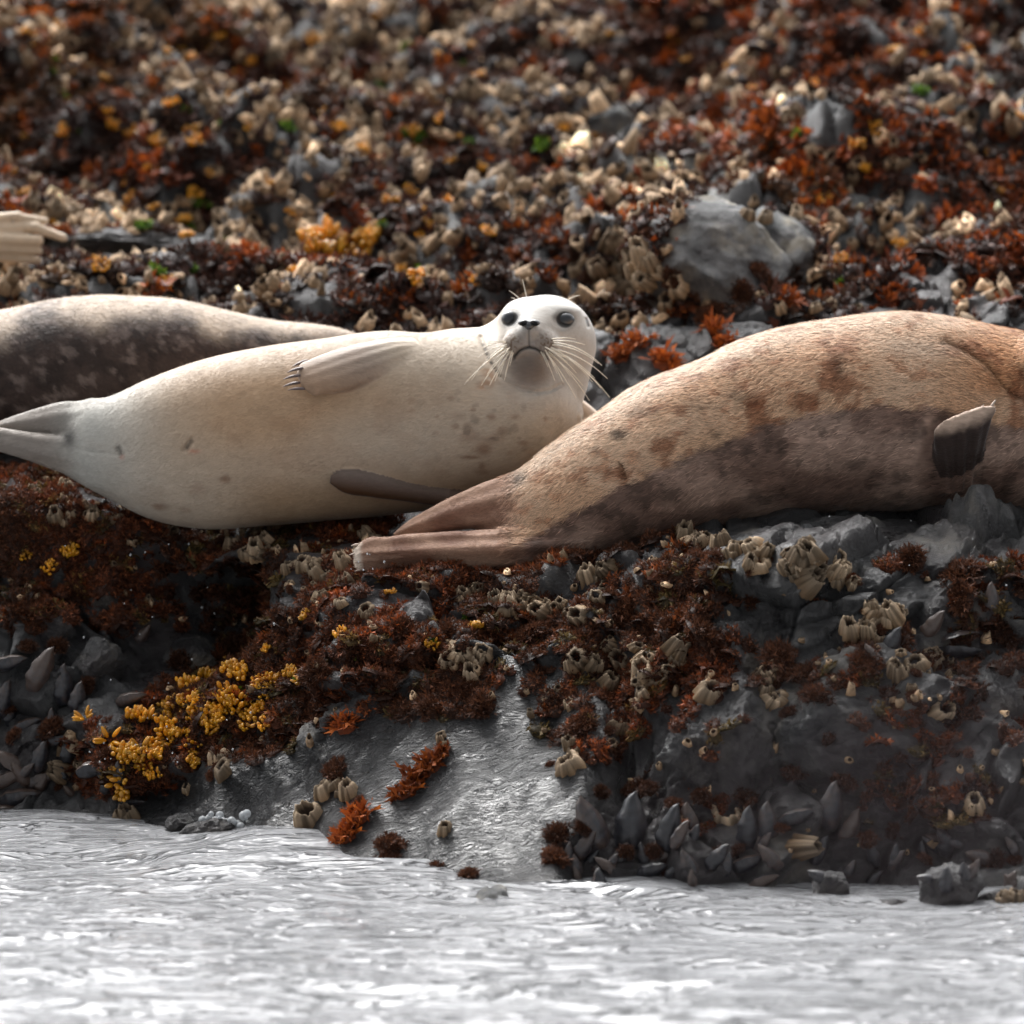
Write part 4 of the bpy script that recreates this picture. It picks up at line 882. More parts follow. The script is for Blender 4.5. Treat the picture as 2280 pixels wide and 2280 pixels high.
proto('star_weed', [rockweed_shape(5, 11, True)], M_WEED)
proto('green_algae', [tuft_shape(s, 60, (.05, .12, .01), (.28, .42, .03), .09, .55) for s in (7, 8)], M_ALGA)
VAL = [mesh_from('valve', *valve_shape(-1)), mesh_from('valve', *valve_shape(1))]
for v in VAL: v.materials.append(M_MUSS)
NAMES = {'barnacle': 'barnacle', 'red_algae': 'red_algae_tuft', 'orange_algae': 'orange_algae_tuft', 'rockweed': 'rockweed_clump', 'star_weed': 'rockweed_clump', 'green_algae': 'green_algae_tuft'}
CATS = {'barnacle': 'barnacle', 'red_algae': 'seaweed', 'orange_algae': 'seaweed', 'rockweed': 'seaweed', 'star_weed': 'seaweed', 'green_algae': 'seaweed'}
def put(kind, pos, nrm, size, label, group=None, upw=.5, zs=1.0, variant=None, sink=.15):
    me = PROTO[kind][variant if variant is not None else random.randrange(len(PROTO[kind]))]
    o = bpy.data.objects.new(NAMES[kind], me); COL.objects.link(o); o.rotation_mode = 'QUATERNION'; o.rotation_quaternion = orient(nrm, upw)
    o.location = Vector(pos) - Vector(nrm)*size*sink; o.scale = (size, size*random.uniform(.85, 1.15), size*zs); tag(o, label, CATS[kind], group); return o
def putpx(kind, x, y, r, label, group=None, **k):
    h, n = hit(x, y, ALL)
    if h is None or h.z < -.06: return None
    return put(kind, h, n, r/1000, label, group, **k)
def mussel(x, y, ln, ang, label, group=None, roll=0, gape=.0, lean=.25, wide=1.0):
    h, n = hit(x, y, ALL)
    if h is None: return
    a = math.radians(ang); ax = (Vector(RIGHT)*math.cos(a) + Vector(UP)*math.sin(a)); ax = (ax - Vector(FWD)*lean).normalized()
    s = ax.cross(Vector(FWD)).normalized(); th = ax.cross(s).normalized(); Rm = Matrix((s, th, ax)).transposed()
    if Rm.determinant() < 0: Rm = Matrix((-s, th, ax)).transposed()
    q = Rm.to_quaternion() @ Quaternion((0, 0, 1), roll)
    o = empty('mussel', h - ax*ln/1000*.45); o.rotation_mode = 'QUATERNION'; o.rotation_quaternion = q; s_ = ln/1000; o.scale = (s_*wide, s_*wide, s_); tag(o, label, 'mussel', group)
    for k, v in enumerate(VAL):
        c = bpy.data.objects.new('valve', v); COL.objects.link(c); c.parent = o
        if gape: c.rotation_euler = (gape*(1 if k == 0 else -1), 0, 0)

def merged(name, shapes, mat, P, Nv, size, kindi, zs, label=None, cat=None, upw=.5, tint=None, seed=5):
    """thousands of small growths nobody could count, as one object"""
    rg = np.random.default_rng(seed); VV = []; F4 = []; F3 = []; CC = []; off = 0
    Z = Nv + np.array([0, 0, upw]) + .15*rg.normal(size=Nv.shape); Z /= np.linalg.norm(Z, axis=1, keepdims=True)
    X = np.cross(Z, rg.normal(size=Z.shape)); X /= np.linalg.norm(X, axis=1, keepdims=True); Y = np.cross(Z, X)
    for k, (V, F, C) in enumerate(shapes):
        m = kindi == k; n = m.sum()
        if not n: continue
        s = size[m][:, None, None]; A = V[None, :, 0:1]*X[m][:, None]*s + V[None, :, 1:2]*Y[m][:, None]*s + V[None, :, 2:3]*Z[m][:, None]*s*zs[m][:, None, None] + (P[m] - Nv[m]*size[m][:, None]*.15)[:, None]
        VV.append(A.reshape(-1, 3)); cc = np.repeat(C[None], n, 0)*rg.uniform(.55, 1.35, (n, 1, 1))
        if tint is not None: cc = cc*tint[m][:, None]
        CC.append(cc.reshape(-1, 3)); o_ = off + np.arange(n)[:, None, None]*len(V)
        for f in F:
            (F4 if f.shape[1] == 4 else F3).append((o_ + f[None]).reshape(-1, f.shape[1]))
        off += n*len(V)
    Fs = ([np.concatenate(F4)] if F4 else []) + ([np.concatenate(F3)] if F3 else [])
    o = link(name, mesh_from(name, np.concatenate(VV), Fs, np.clip(np.concatenate(CC), .003, .95)), mat); tag(o, label, cat, None, 'stuff'); return o

# sampling positions on shore and rocks
FA, FB, FC = AV[AF[:, 0]], AV[AF[:, 1]], AV[AF[:, 2]]
Fn = np.cross(FC - FA, AV[AF[:, 3]] - FB); m3 = AF[:, 2] == AF[:, 3]; Fn[m3] = np.cross(FB - FA, FC - FA)[m3]
Far = np.linalg.norm(Fn, axis=1); Fn = Fn / (Far[:, None] + 1e-12); Fn[Fn[:, 2] < -.3] *= -1
Far = np.where(m3, Far*.5, Far*.5); Fcen = (FA + FB + FC + AV[AF[:, 3]]) / 4
Fpx, Fpy, Fd = proj(Fcen); faces_front = ((Fcen - CAM) * Fn).sum(1) < 0
def sample(n, dens, seed):
    rg = np.random.default_rng(seed); wgt = Far * dens; wgt = wgt / wgt.sum(); k = rg.choice(len(AF), n, p=wgt); u = rg.random((n, 2))
    P = FA[k]*(1-u[:, :1])*(1-u[:, 1:]) + FB[k]*u[:, :1]*(1-u[:, 1:]) + FC[k]*u[:, :1]*u[:, 1:] + AV[AF[k, 3]]*(1-u[:, :1])*u[:, 1:]
    P = np.where(m3[k][:, None], (FA[k] + FB[k] + FC[k])/3, P); return P, Fn[k], k
isback = sstep(Fd, 1.7, 2.0) * (Fpx > -500) * (Fpx < 2850) * (Fpy > -110) * (Fpy < 860) * (Fd < 7)
nz1 = fbm(Fcen, 2.2, 3, 201); nz2 = fbm(Fcen, 5, 3, 202); nz3 = fbm(Fcen, 14, 2, 203)
bare = np.zeros(len(AF), bool)
for cx, cy, rx, ry in ((1620, 550, 120, 130), (1745, 545, 60, 80), (300, 545, 240, 30), (1372, 280, 60, 40), (1215, 655, 40, 40), (2075, 640, 50, 60), (1850, 262, 60, 45)):
    bare |= (((Fpx - cx)/rx)**2 + ((Fpy - cy)/ry)**2 < 1) & (Fd > 1.7)
TURF = [(-50,980),(150,1040),(300,1090),(450,1130),(900,1120),(820,1240),(1180,1205),(1500,1150),(1640,1300),(1540,1400),(1640,1420),(1620,1560),(1480,1520),(1440,1620),(1330,1720),(1240,1660),(1130,1560),(1000,1600),(820,1600),(640,1680),(480,1700),(330,1780),(200,1760),(110,1700),(120,1620),(250,1590),(330,1540),(480,1480),(480,1400),(330,1380),(260,1420),(120,1360),(-50,1400)]
fore = (Fd < 1.5) & (Fcen[:, 2] > .01)
turf = in_poly(Fpx, Fpy, TURF) & fore
hollowf = np.exp(-(((Fpx - 440)/120)**2 + ((Fpy - 1300)/90)**2)) * fore
rightt = fore & (Fpx > 1400) & (Fpy > 1250)
# ---- foreground turf: fine tufts as stuff
lo_t = [tuft_shape(s, 130, wid=.026, length=.48, fork=True) for s in (11, 12, 13)] + [tuft_shape(14, 70, (.09, .028, .012), (.24, .07, .02), .05, .55), tuft_shape(15, 60, (.06, .045, .018), (.16, .11, .04), .05, .5)]
dn = turf * (.25 + sstep(nz2, -.25, .2)) * (1 - .8*hollowf) + .45 * rightt * sstep(nz2 + .6*nz3, .12, .40) * (Fpy < 1850) + .5 * (fore & (Fpx < 130) & (Fpy > 1100) & (Fpy < 1400))
P, Nv, k = sample(5200, dn, 301); rg = np.random.default_rng(4)
warm = sstep(fbm(P, 3, 2, 88), -.1, .4)[:, None]; tint = np.array([1., .95, .9]) * (1 - warm) + np.array([1.45, 1.15, .95]) * warm
merged('red_algae_turf', lo_t, M_ALGA, P, Nv, rg.uniform(.014, .036, len(P)), rg.choice(5, len(P), p=[.27, .27, .26, .1, .1]), rg.uniform(.7, 1.1, len(P)), 'dense dark red-brown algae turf over the rocks below the seals', 'seaweed', tint=tint)
# ---- background cover as stuff
lo_b = [barnacle_shape(s, 9, t_, 1) for s, t_ in ((31, 1.0), (32, 1.5), (33, .8), (34, 1.9))]
clump = sstep(nz2, -.15, .3)
clump = sstep(nz2 + nz1, -.25, .3)**1.3
db = isback * ~bare * (.05 + clump) * (1 - .6*sstep(Fpx, 1300, 1900) * sstep(nz1, -.2, .2)); P, Nv, k = sample(5900, db, 302); P2, N2, _ = sample(300, turf * (1 - .8*hollowf) * (.2 + sstep(nz3, -.1, .3)), 305); P3, N3, _ = sample(320, rightt * (Fpy < 1900) * (.15 + sstep(nz3, 0, .3)), 306); nb_ = len(P)
P = np.concatenate([P, P2, P3]); Nv = np.concatenate([Nv, N2, N3])
tp = .75 + .7 * rg.random((len(P), 1))**2.2; pk = (rg.random((len(P), 1)) < .10) * 1.0; tint = tp * (.52 + pk * .8) * np.array([1, .94, .88])
merged('barnacle_bed', lo_b, M_BARN, P + Nv * (np.arange(len(P)) >= nb_)[:, None] * .006, Nv, np.where(np.arange(len(P)) < nb_, rg.uniform(.010, .027, len(P)), rg.uniform(.004, .011, len(P))), rg.integers(0, 4, len(P)), rg.uniform(.7, 1.2, len(P)), 'bed of small barnacles covering the far slope and dotted through the near algae', 'barnacles', tint=tint)
bk_t = [tuft_shape(21, 26, (.07, .028, .020), (.15, .065, .045), .09, .6), tuft_shape(22, 26, (.06, .032, .022), (.17, .09, .06), .09, .6), tuft_shape(23, 26, (.045, .022, .018), (.10, .045, .035), .09, .6)] + [tuft_shape(24, 26, (.20, .045, .012), (.5, .13, .02), .12, .7)]
dt = isback * ~bare * (.22 + sstep(-nz2 - nz1, -.2, .25)); P, Nv, k = sample(15500, dt, 303); ppx, ppy, _ = proj(P)
red = sstep(ppx, 1150, 1900) * .17 + .09 + .5*np.exp(-(((ppx-1430)/130)**2 + ((ppy-790)/60)**2)) + .3*np.exp(-(((ppx-60)/160)**2 + ((ppy-60)/80)**2))
ki = np.where(rg.random(len(P)) < red, 3, rg.integers(0, 3, len(P)))
z1 = sstep(fbm(P, 1.6, 3, 211) + .35*(ppx > 1300) - .1, .0, .35)[:, None]; z2 = sstep(fbm(P, 2.0, 3, 212) + .2*(ppx < 1000) - .1, .05, .35)[:, None]
tint = 1 + z1 * np.array([.30, .10, -.1]) + (1 - z1) * z2 * np.array([.8, .75, .05])
merged('brown_algae_cover', bk_t, M_ALGA, P, Nv, rg.uniform(.020, .055, len(P)), ki, rg.uniform(.6, 1.1, len(P)), 'red-brown algae growing between barnacles on the far slope', 'seaweed', tint=tint)

# ---- individual growths
GB = 'tan barnacles clustered on the rocks in front of the seals'
def cluster(cx, cy, n, sx, sy, r0, r1, label, tall=None):
    for k in range(n if n < 3 else int(n*1.35)):
        x_, y_ = cx + random.gauss(0, sx), cy + random.gauss(0, sy)
        putpx('barnacle', x_, y_, (random.uniform(r0*.6, r1*1.12) if n > 2 else random.uniform(r0, r1)), label, GB, upw=.7, zs=random.uniform(.85, 1.2), sink=.25)
        if n > 2 and random.random() < .4: putpx('red_algae', x_ + random.gauss(0, 16), y_ + random.gauss(6, 10), random.uniform(13, 24), 'small brown tuft growing among the tan barnacles', 'small tufts among the barnacles', zs=.8)
for a in ((1545, 1205, 6, 22, 14, 18, 26, 'cream barnacle in the cluster at the top left of the big boulder'),
          (1650, 1240, 9, 38, 14, 18, 26, 'tan barnacle in the row across the front of the big boulder'),
          (1790, 1265, 10, 30, 24, 20, 30, 'large tan barnacle in the heap at the middle of the big boulder'),
          (1880, 1300, 8, 22, 22, 18, 26, 'tan barnacle in the heap right of the middle of the big boulder'),
          (1950, 1370, 9, 32, 22, 16, 24, 'ochre barnacle on the lower right shoulder of the big boulder'),
          (2005, 1375, 3, 14, 8, 18, 24, 'pale ribbed barnacle at the right end of the boulder row'),
          (1510, 1470, 7, 34, 16, 16, 24, 'tan barnacle in the patch between the two dark algae mats'),
          (1585, 1548, 1, 0, 0, 32, 33, 'single chunky tan barnacle on the dark crack'),
          (1720, 1540, 7, 16, 28, 16, 24, 'ochre barnacle hanging below the algae on the right block'),
          (2040, 1490, 9, 34, 26, 18, 28, 'ochre barnacle beside the open mussel'),
          (2095, 1590, 1, 0, 0, 30, 31, 'single orange-tan barnacle on the bare right rock'),
          (2170, 1790, 1, 0, 0, 27, 28, 'single tan barnacle low on the right edge rock'),
          (1622, 1828, 1, 0, 0, 44, 45, 'largest rounded ochre barnacle above the mussels at the waterline'),
          (1785, 1892, 1, 0, 0, 32, 33, 'orange-tan barnacle among mussels just above the water'),
          (1045, 1475, 6, 24, 16, 18, 26, 'cream barnacle on the middle of the algae ridge'),
          (1230, 1360, 8, 60, 10, 16, 24, 'tan barnacle on the rim below the brown seal belly'),
          (1150, 1345, 6, 30, 10, 16, 24, 'tan barnacle just under the brown seal hind flippers'),
          (1340, 1290, 6, 26, 22, 18, 28, 'pale tall barnacle near the brown seal underside'),
          (1340, 1475, 9, 30, 28, 17, 26, 'tan tube-shaped barnacle on the right part of the ridge'),
          (1410, 1520, 7, 24, 24, 18, 28, 'ochre ring-topped barnacle above the crack'),
          (1375, 1620, 3, 18, 14, 26, 34, 'big tan barnacle near the dark crack'),
          (1275, 1670, 3, 8, 22, 24, 32, 'ochre barnacle hanging at the right border of the smooth slab'),
          (1240, 1560, 5, 30, 22, 16, 22, 'tan barnacle half hidden in algae beside the slab'),
          (600, 1170, 8, 42, 16, 18, 26, 'weathered tall barnacle right under the white seal belly'),
          (580, 1215, 7, 44, 16, 18, 25, 'weathered barnacle in the shade under the white seal belly'),
          (830, 1210, 6, 26, 18, 16, 24, 'brownish barnacle beside the tip of the hind flippers'),
          (720, 1270, 6, 34, 16, 16, 24, 'tan barnacle on the dark rock left of the hind flipper tips'),
          (690, 1300, 4, 26, 12, 16, 22, 'tan barnacle below the left of the hind flipper tips'),
          (140, 1090, 6, 50, 14, 14, 20, 'small barnacle under the white seal tail'),
          (230, 1150, 8, 50, 14, 14, 20, 'small barnacle below the white seal rump'),
          (320, 1180, 6, 40, 14, 12, 18, 'small tan barnacle in the shade of the white seal'),
          (1060, 1320, 6, 40, 12, 14, 20, 'small pale barnacle in front of the hind flippers'),
          (760, 1360, 5, 40, 14, 14, 20, 'small barnacle at the head of the algae ridge'),
          (500, 1700, 3, 12, 10, 20, 28, 'ochre barnacle at the lower edge of the algae ridge'),
          (745, 1765, 3, 22, 8, 20, 28, 'ochre barnacle under a red tuft on the smooth slab'),
          (690, 1828, 1, 0, 0, 38, 39, 'large hollow tan barnacle low on the smooth slab'),
          (415, 1755, 1, 0, 0, 17, 18, 'small tan barnacle at the upper left of the slab'),
          (285, 1820, 2, 10, 8, 24, 30, 'brown barnacle awash by the bubbles'),
          (150, 1700, 5, 20, 28, 18, 26, 'brown barnacle beside the black mussels on the left'),
          (985, 1640, 2, 14, 12, 12, 16, 'tiny tan barnacle on the smooth slab'),
          (990, 1850, 1, 0, 0, 17, 18, 'small dark-topped barnacle low on the slab'),
          (2245, 2000, 3, 14, 8, 18, 22, 'orange-tan barnacle on the stones in the water')): cluster(*a)
GA = 'red-brown algae tufts on the rocks in front of the seals'
for x, y, r, lab in ((745, 1712, 40, 'dark red tuft over an ochre barnacle on the smooth slab'), (870, 1880, 46, 'dark red drooping tuft low on the smooth slab'), (860, 1920, 40, 'dark red tuft touching the waterline on the slab'),
        (960, 1575, 40, 'round red-brown tuft at the top of the smooth slab'), (1075, 1570, 46, 'wide dark red tuft hanging over the slab top'), (1045, 1530, 40, 'red-brown tuft above the slab'), (1290, 1620, 42, 'brown tuft capping the barnacles at the right border of the slab'),
        (1240, 1855, 38, 'brown tuft beside the first upright mussel'), (1235, 1910, 40, 'lower brown tuft beside the first upright mussel'), (1425, 1760, 34, 'red-brown tuft on top of the big upright mussel'), (1660, 1770, 30, 'small red-brown tuft above the largest barnacle'),
        (1770, 1715, 34, 'dark tuft on the upright rock face'), (1880, 1740, 36, 'drooping brown tuft on the lower right rock face'), (1990, 1850, 30, 'faint brown tuft low on the right rock face'), (1490, 1955, 34, 'brown tuft among mussels at the waterline'),
        (1570, 1415, 60, 'broad dark red algae mat left of the right block'), (1500, 1400, 42, 'dark red algae mat below the small grey rock'), (1740, 1470, 50, 'dark tuft on top of the right block'), (1800, 1500, 52, 'broad dark red tuft on the right block'), (1810, 1545, 40, 'orange-brown tuft at the right of the block'),
        (1930, 1480, 44, 'dark red tuft left of the open mussel'), (1680, 1340, 34, 'dark tuft on the front of the big boulder'), (1600, 1240, 26, 'dark red tuft between the barnacles on the boulder'), (2030, 1245, 40, 'dark red tuft right of the big boulder'), (2130, 1280, 60, 'large dark red tuft in the shadow on the right'),
        (2130, 1330, 50, 'dark red tuft below the large shadowed one'), (2240, 1400, 50, 'dark red tuft at the right edge'), (2210, 1920, 34, 'orange-red tuft on the stones in the water'), (2260, 1915, 24, 'small orange-red tuft at the right edge over the water'),
        (160, 1330, 46, 'round rusty tuft at the left under the orange weed'), (60, 1370, 42, 'rusty tuft at the left edge'), (115, 1620, 44, 'rusty flat tuft above the black mussels'), (400, 1470, 34, 'dark spiky tuft on the pale slab'), (520, 1440, 46, 'dark red tuft at the left head of the ridge'),
        (970, 1935, 30, 'faint brown tuft awash in the middle'), (1040, 1950, 34, 'brown tuft awash left of the mussels'), (1100, 1430, 40, 'dark tuft in the middle of the ridge'), (1000, 1420, 44, 'dark red cushion on the ridge'), (1180, 1410, 46, 'dark cushion right of the cream barnacles'),
        (1400, 1370, 50, 'dark red cushion below the brown seal'), (1290, 1420, 44, 'red-brown cushion on the right ridge'), (900, 1400, 44, 'dark red cushion on the upper ridge'), (780, 1450, 46, 'red-brown cushion on the lower ridge'), (700, 1500, 44, 'red-brown cushion above the rockweed'), (860, 1500, 46, 'reddish cushion right of the rockweed')):
    putpx('red_algae', x, y, r, lab, GA, zs=.85, upw=.3)
for x, y, r, lab in ((960, 1700, 38, 'orange-red branching algae high on the smooth slab'), (925, 1735, 40, 'orange-red branching algae in the middle of the smooth slab'), (900, 1765, 34, 'orange-brown algae at the lower end of the slab branch'), (985, 1675, 26, 'small orange algae at the top end of the slab branch'),
        (800, 1815, 40, 'orange-tipped tuft near the slab foot'), (770, 1860, 40, 'dark orange tuft left of the drooping one'), (770, 1610, 34, 'orange-red tuft over the slab edge'), (1420, 765, 44, 'bright orange-red algae just right of the white seal head'), (1380, 790, 40, 'orange-red algae touching the white seal cheek side'),
        (1480, 800, 46, 'orange-red algae between the white seal and the brown back'), (1590, 740, 50, 'bright orange algae above the brown seal back'), (1620, 770, 40, 'orange-red algae on the brown seal back line'), (1500, 700, 36, 'orange tuft under the large pale boulder'), (1240, 500, 36, 'rusty algae left of the large pale boulder'),
        (1510, 1240, 34, 'rust-red tuft at the left foot of the big boulder'), (330, 1650, 30, 'orange tuft inside the rockweed patch'), (600, 1420, 28, 'rust-red tuft at the top of the ridge'), (1760, 670, 40, 'dark orange algae right of the pale boulder')):
    putpx('orange_algae', x, y, r, lab, 'orange-red algae', zs=.9, upw=.5)
for x, y, r in ((1415, 470, 46), (1440, 520, 40), (1400, 540, 46), (1475, 560, 36), (1330, 520, 46), (1360, 470, 44), (1290, 560, 44), (1500, 620, 36), (1520, 690, 40), (1580, 700, 44), (1650, 650, 40), (1690, 600, 40), (1720, 640, 44), (1470, 450, 30), (1540, 660, 30), (1310, 620, 40)):
    putpx('red_algae', x, y, r, 'blurred dark brown weed hanging around the large grey boulder', 'weed around the large grey boulder', zs=.8, upw=.4)
GR = 'amber rockweed bladders on the left ridge'
for x, y, r in ((480, 1490, 34), (520, 1500, 30), (420, 1540, 36), (460, 1520, 30), (450, 1570, 30), (400, 1590, 36), (370, 1620, 32), (520, 1560, 34), (560, 1575, 30), (600, 1560, 28), (440, 1600, 26), (470, 1620, 28), (390, 1650, 28), (430, 1660, 26), (610, 1520, 24), (650, 1510, 24), (680, 1515, 22), (560, 1610, 24), (340, 1680, 28), (290, 1690, 30), (420, 1700, 22), (265, 1720, 20), (500, 1600, 26)):
    putpx('rockweed', x, y, r*1.08, 'golden bladder weed in the bright patch on the left end of the ridge', GR, upw=.8, sink=-.35)
for k in range(30):
    t_ = random.random(); putpx('rockweed', 270 + 330*t_ + random.gauss(0, 26), 1690 - 160*t_ + random.gauss(0, 34), random.uniform(18, 34), 'golden bladder weed in the bright patch on the left end of the ridge', GR, upw=.8, sink=-.3)
for k in range(26): putpx(random.choice(['red_algae', 'red_algae', 'orange_algae']), *random.choice([(random.gauss(440, 40), random.gauss(1580, 40)), (random.gauss(560, 50), random.gauss(1550, 30)), (random.gauss(350, 40), random.gauss(1660, 25))]), random.uniform(14, 24), 'small rusty sprig among the golden bladder weed', 'rusty sprigs in the golden weed', sink=-.3)
for x, y, r, lab in ((240, 1640, 44, 'star-shaped golden weed on the left tip of the ridge'), (195, 1605, 30, 'small golden weed above the star-shaped one'), (310, 1670, 34, 'orange finger weed right of the star-shaped one')): putpx('star_weed', x, y, r, lab, upw=.8, sink=-.4)
for x, y, r, lab in ((150, 1230, 26, 'bright orange weed below the white seal tail, upper piece'), (185, 1215, 24, 'bright orange weed below the white seal tail, right piece'), (110, 1265, 24, 'bright orange weed below the white seal tail, lower piece'), (60, 1240, 18, 'small orange weed at the left under the tail'),
        (600, 1445, 16, 'single amber bladder above the bright patch'), (765, 1415, 22, 'amber weed in the middle of the ridge'), (960, 1435, 20, 'small yellow bladder group on the ridge'), (1060, 1405, 20, 'amber weed under the hind flippers'), (690, 1370, 20, 'olive-amber weed left below the hind flippers'), (870, 1325, 14, 'small amber weed beneath the hind flipper tip')): putpx('rockweed', x, y, r, lab, upw=.8, sink=-.4)
for x, y, r, lab in ((445, 1590, 22, 'green algae in the middle of the rockweed patch'), (540, 1545, 20, 'green algae at the upper right of the rockweed patch'), (660, 1525, 18, 'yellow-green algae by the right end of the rockweed'), (790, 1480, 20, 'green algae on the middle of the ridge'), (800, 1460, 14, 'small bright green algae on the ridge'), (960, 1425, 12, 'tiny lime green algae above the yellow bladders'), (1040, 1370, 12, 'tiny lime green algae under the hind flippers')): putpx('green_algae', x, y, r, lab, sink=-.4)
for k in range(130):
    x = random.choice([random.uniform(0, 2280), random.uniform(0, 1100)]); y = random.uniform(30, 640); yl = random.random() < .75
    if 1400 < x < 1830 and 380 < y < 700: continue
    putpx('rockweed' if yl else 'green_algae', x, y, random.uniform(16, 30), 'out of focus amber weed speck on the far slope' if yl else 'out of focus lime green algae speck on the far slope', 'amber weed on the far slope' if yl else 'green algae on the far slope', upw=.9, sink=-.5)
for x, y, r, lab in ((290, 310, 30, 'yellow weed on the far slope, left one of a bright pair'), (345, 322, 30, 'yellow weed on the far slope, right one of a bright pair'), (930, 345, 26, 'bright yellow weed in the upper middle of the far slope'), (935, 375, 26, 'yellow weed just below the bright upper middle one'), (1010, 362, 20, 'yellow weed right of the bright upper middle one'),
        (720, 540, 50, 'large golden-brown weed clump above the white seal back'), (780, 560, 50, 'large golden-brown weed clump, right part'), (830, 545, 40, 'golden-brown weed right of the large clump'), (710, 580, 44, 'golden-brown weed at the foot of the large clump'), (1500, 80, 24, 'yellow weed near the top of the slope'), (500, 275, 14, 'lime green weed speck in the upper left'), (1215, 325, 30, 'lime green weed on the middle slope')):
    putpx('green_algae' if 'lime' in lab else 'rockweed', x, y, r*1.15, lab, upw=.9, sink=-.4)
# barnacles of the far slope that show largest
for cx, cy, n, sx, sy, r0, r1, lab in ((1380, 600, 14, 45, 35, 26, 38, 'tall blurred barnacle in the clump left of the large pale boulder'), (1450, 640, 8, 30, 25, 26, 36, 'olive-tinted barnacle at the foot of the pale boulder clump'), (1060, 220, 12, 90, 16, 22, 32, 'pale barnacle on the ledge at upper middle'), (120, 465, 8, 40, 18, 22, 30, 'tan barnacle above the flipper at the left edge'),
        (560, 530, 8, 50, 20, 20, 30, 'tan barnacle above the dark seal back'), (760, 90, 12, 60, 40, 22, 32, 'pale barnacle near the top of the slope, left of centre'), (1900, 210, 12, 90, 50, 20, 30, 'cream barnacle on the upper right slope'), (1820, 490, 8, 60, 30, 20, 28, 'cream barnacle right of the pale boulder'), (1850, 680, 10, 60, 14, 20, 28, 'white-rimmed barnacle above the brown seal back'), (640, 600, 8, 60, 20, 20, 28, 'cream barnacle just above the dark seal back')):
    for k in range(n): putpx('barnacle', cx + random.gauss(0, sx), cy + random.gauss(0, sy), random.uniform(r0, r1)*.85, lab, 'barnacles on the far slope', upw=1.0, zs=random.uniform(1, 1.4))
# ---- mussels
GM = 'mussels'
for a in ((1330, 1840, 150, 118, 'tall brown upright mussel at the left of the waterline group', GM, .2), (1420, 1850, 170, 92, 'largest blue-grey upright mussel of the waterline group', GM, -.2), (1305, 1890, 90, 60, 'small mussel at the foot of the tall brown one', GM, .5),
          (1500, 1850, 120, 80, 'pointed mussel right of the largest upright one', GM, .3), (1545, 1840, 110, 105, 'second pointed mussel left of the largest barnacle', GM, -.3), (1355, 1925, 70, 150, 'low mussel at the waterline', GM, .8), (1480, 1910, 90, 35, 'leaning mussel below the pointed ones', GM, .9),
          (1540, 1925, 80, 120, 'black mussel below the largest barnacle', GM, .3), (1600, 1920, 90, 60, 'broad dark mussel under the largest barnacle', GM, .2), (1675, 1850, 110, 95, 'slim mussel just right of the largest barnacle', GM, .1), (1718, 1840, 110, 98, 'slim mussel with an orange side', GM, 0), (1770, 1825, 90, 25, 'blue mussel lying above the orange-tan barnacle', GM, .9),
          (1660, 1930, 90, 30, 'dark mussel left of the orange-tan barnacle', GM, .8), (1720, 1905, 80, 140, 'black mussel touching the orange-tan barnacle', GM, .4), (1860, 1800, 120, 88, 'tall grey mussel on the right face', GM, .2), (1900, 1850, 100, 75, 'grey mussel right of the tall one', GM, .4), (1830, 1900, 80, 70, 'grey mussel near the water on the right', GM, .1),
          (1450, 1940, 80, 20, 'half-submerged mussel in the waterline group', GM, 1.0), (1950, 1900, 70, 110, 'small mussel low on the right face', GM, .1), (2000, 1920, 60, 60, 'pale small mussel near the right waterline', GM, .2), (2060, 1900, 60, 100, 'small upright mussel near the stones in the water', GM, .2),
          (1990, 1440, 90, 70, 'grey ridged mussel left of the open one', GM, .1), (1950, 1460, 70, 130, 'grey mussel tucked behind the ridged one', GM, .2), (2215, 1335, 80, 100, 'bluish mussel standing by the right edge', GM, .2), (2080, 1400, 90, 60, 'striped dark mussel right of the barnacle row', GM, .3),
          (30, 1695, 110, 150, 'black mussel at the left edge, upper one', GM, .9), (95, 1690, 90, 75, 'pointed blue mussel on the left', GM, .2), (85, 1745, 100, 30, 'ridged black mussel in the left group', GM, .8), (40, 1780, 110, 15, 'glossy black mussel lying flat in the left group', GM, 1.0), (20, 1740, 90, 30, 'brownish mussel at the left edge', GM, .7), (10, 1810, 90, 10, 'black mussel by the water at the left edge', GM, 1.1),
          (210, 1715, 100, 20, 'glossy black mussel below the star-shaped weed', GM, 1.0), (100, 1500, 130, 70, 'big dark mussel standing in the left hollow', GM, .3), (150, 1530, 110, 95, 'second dark mussel in the left hollow', GM, .2), (20, 1480, 90, 20, 'dark mussel lying at the left edge of the hollow', GM, .9), (180, 1560, 90, 85, 'rounded grey mussel in the left hollow', GM, .1), (245, 1420, 90, 100, 'blue-grey mussel at the right of the hollow group', GM, .3), (15, 1560, 100, 80, 'black mussel at the far left of the hollow', GM, .5),
          (320, 1420, 70, 60, 'dark mussel near the deep shade', GM, .4), (290, 1560, 80, 20, 'mussel at the foot of the pale slab', GM, .9), (60, 1620, 80, 30, 'mussel above the left waterline', GM, .8)):
    mussel(*a)
mussel(2130, 1440, 110, 12, 'open mussel with both shells spread, on the right', None, 1.2, .16, .25, 1.1)
for k in range(58):
    if k < 38: x = random.uniform(1260, 2270); y = random.uniform(1860, 1968); lab = 'small dark mussel packed along the right-hand waterline'; g = 'small mussels along the right waterline'
    else: x = random.uniform(-10, 300); y = random.uniform(1580, 1830); lab = 'small black mussel in the wet pile at the left waterline'; g = 'small mussels in the left pile'
    mussel(x, y, random.uniform(42, 78), random.choice([random.gauss(90, 28), random.uniform(0, 180)]), lab, g, random.uniform(-.4, 1.0), 0, .25, random.uniform(.9, 1.25))
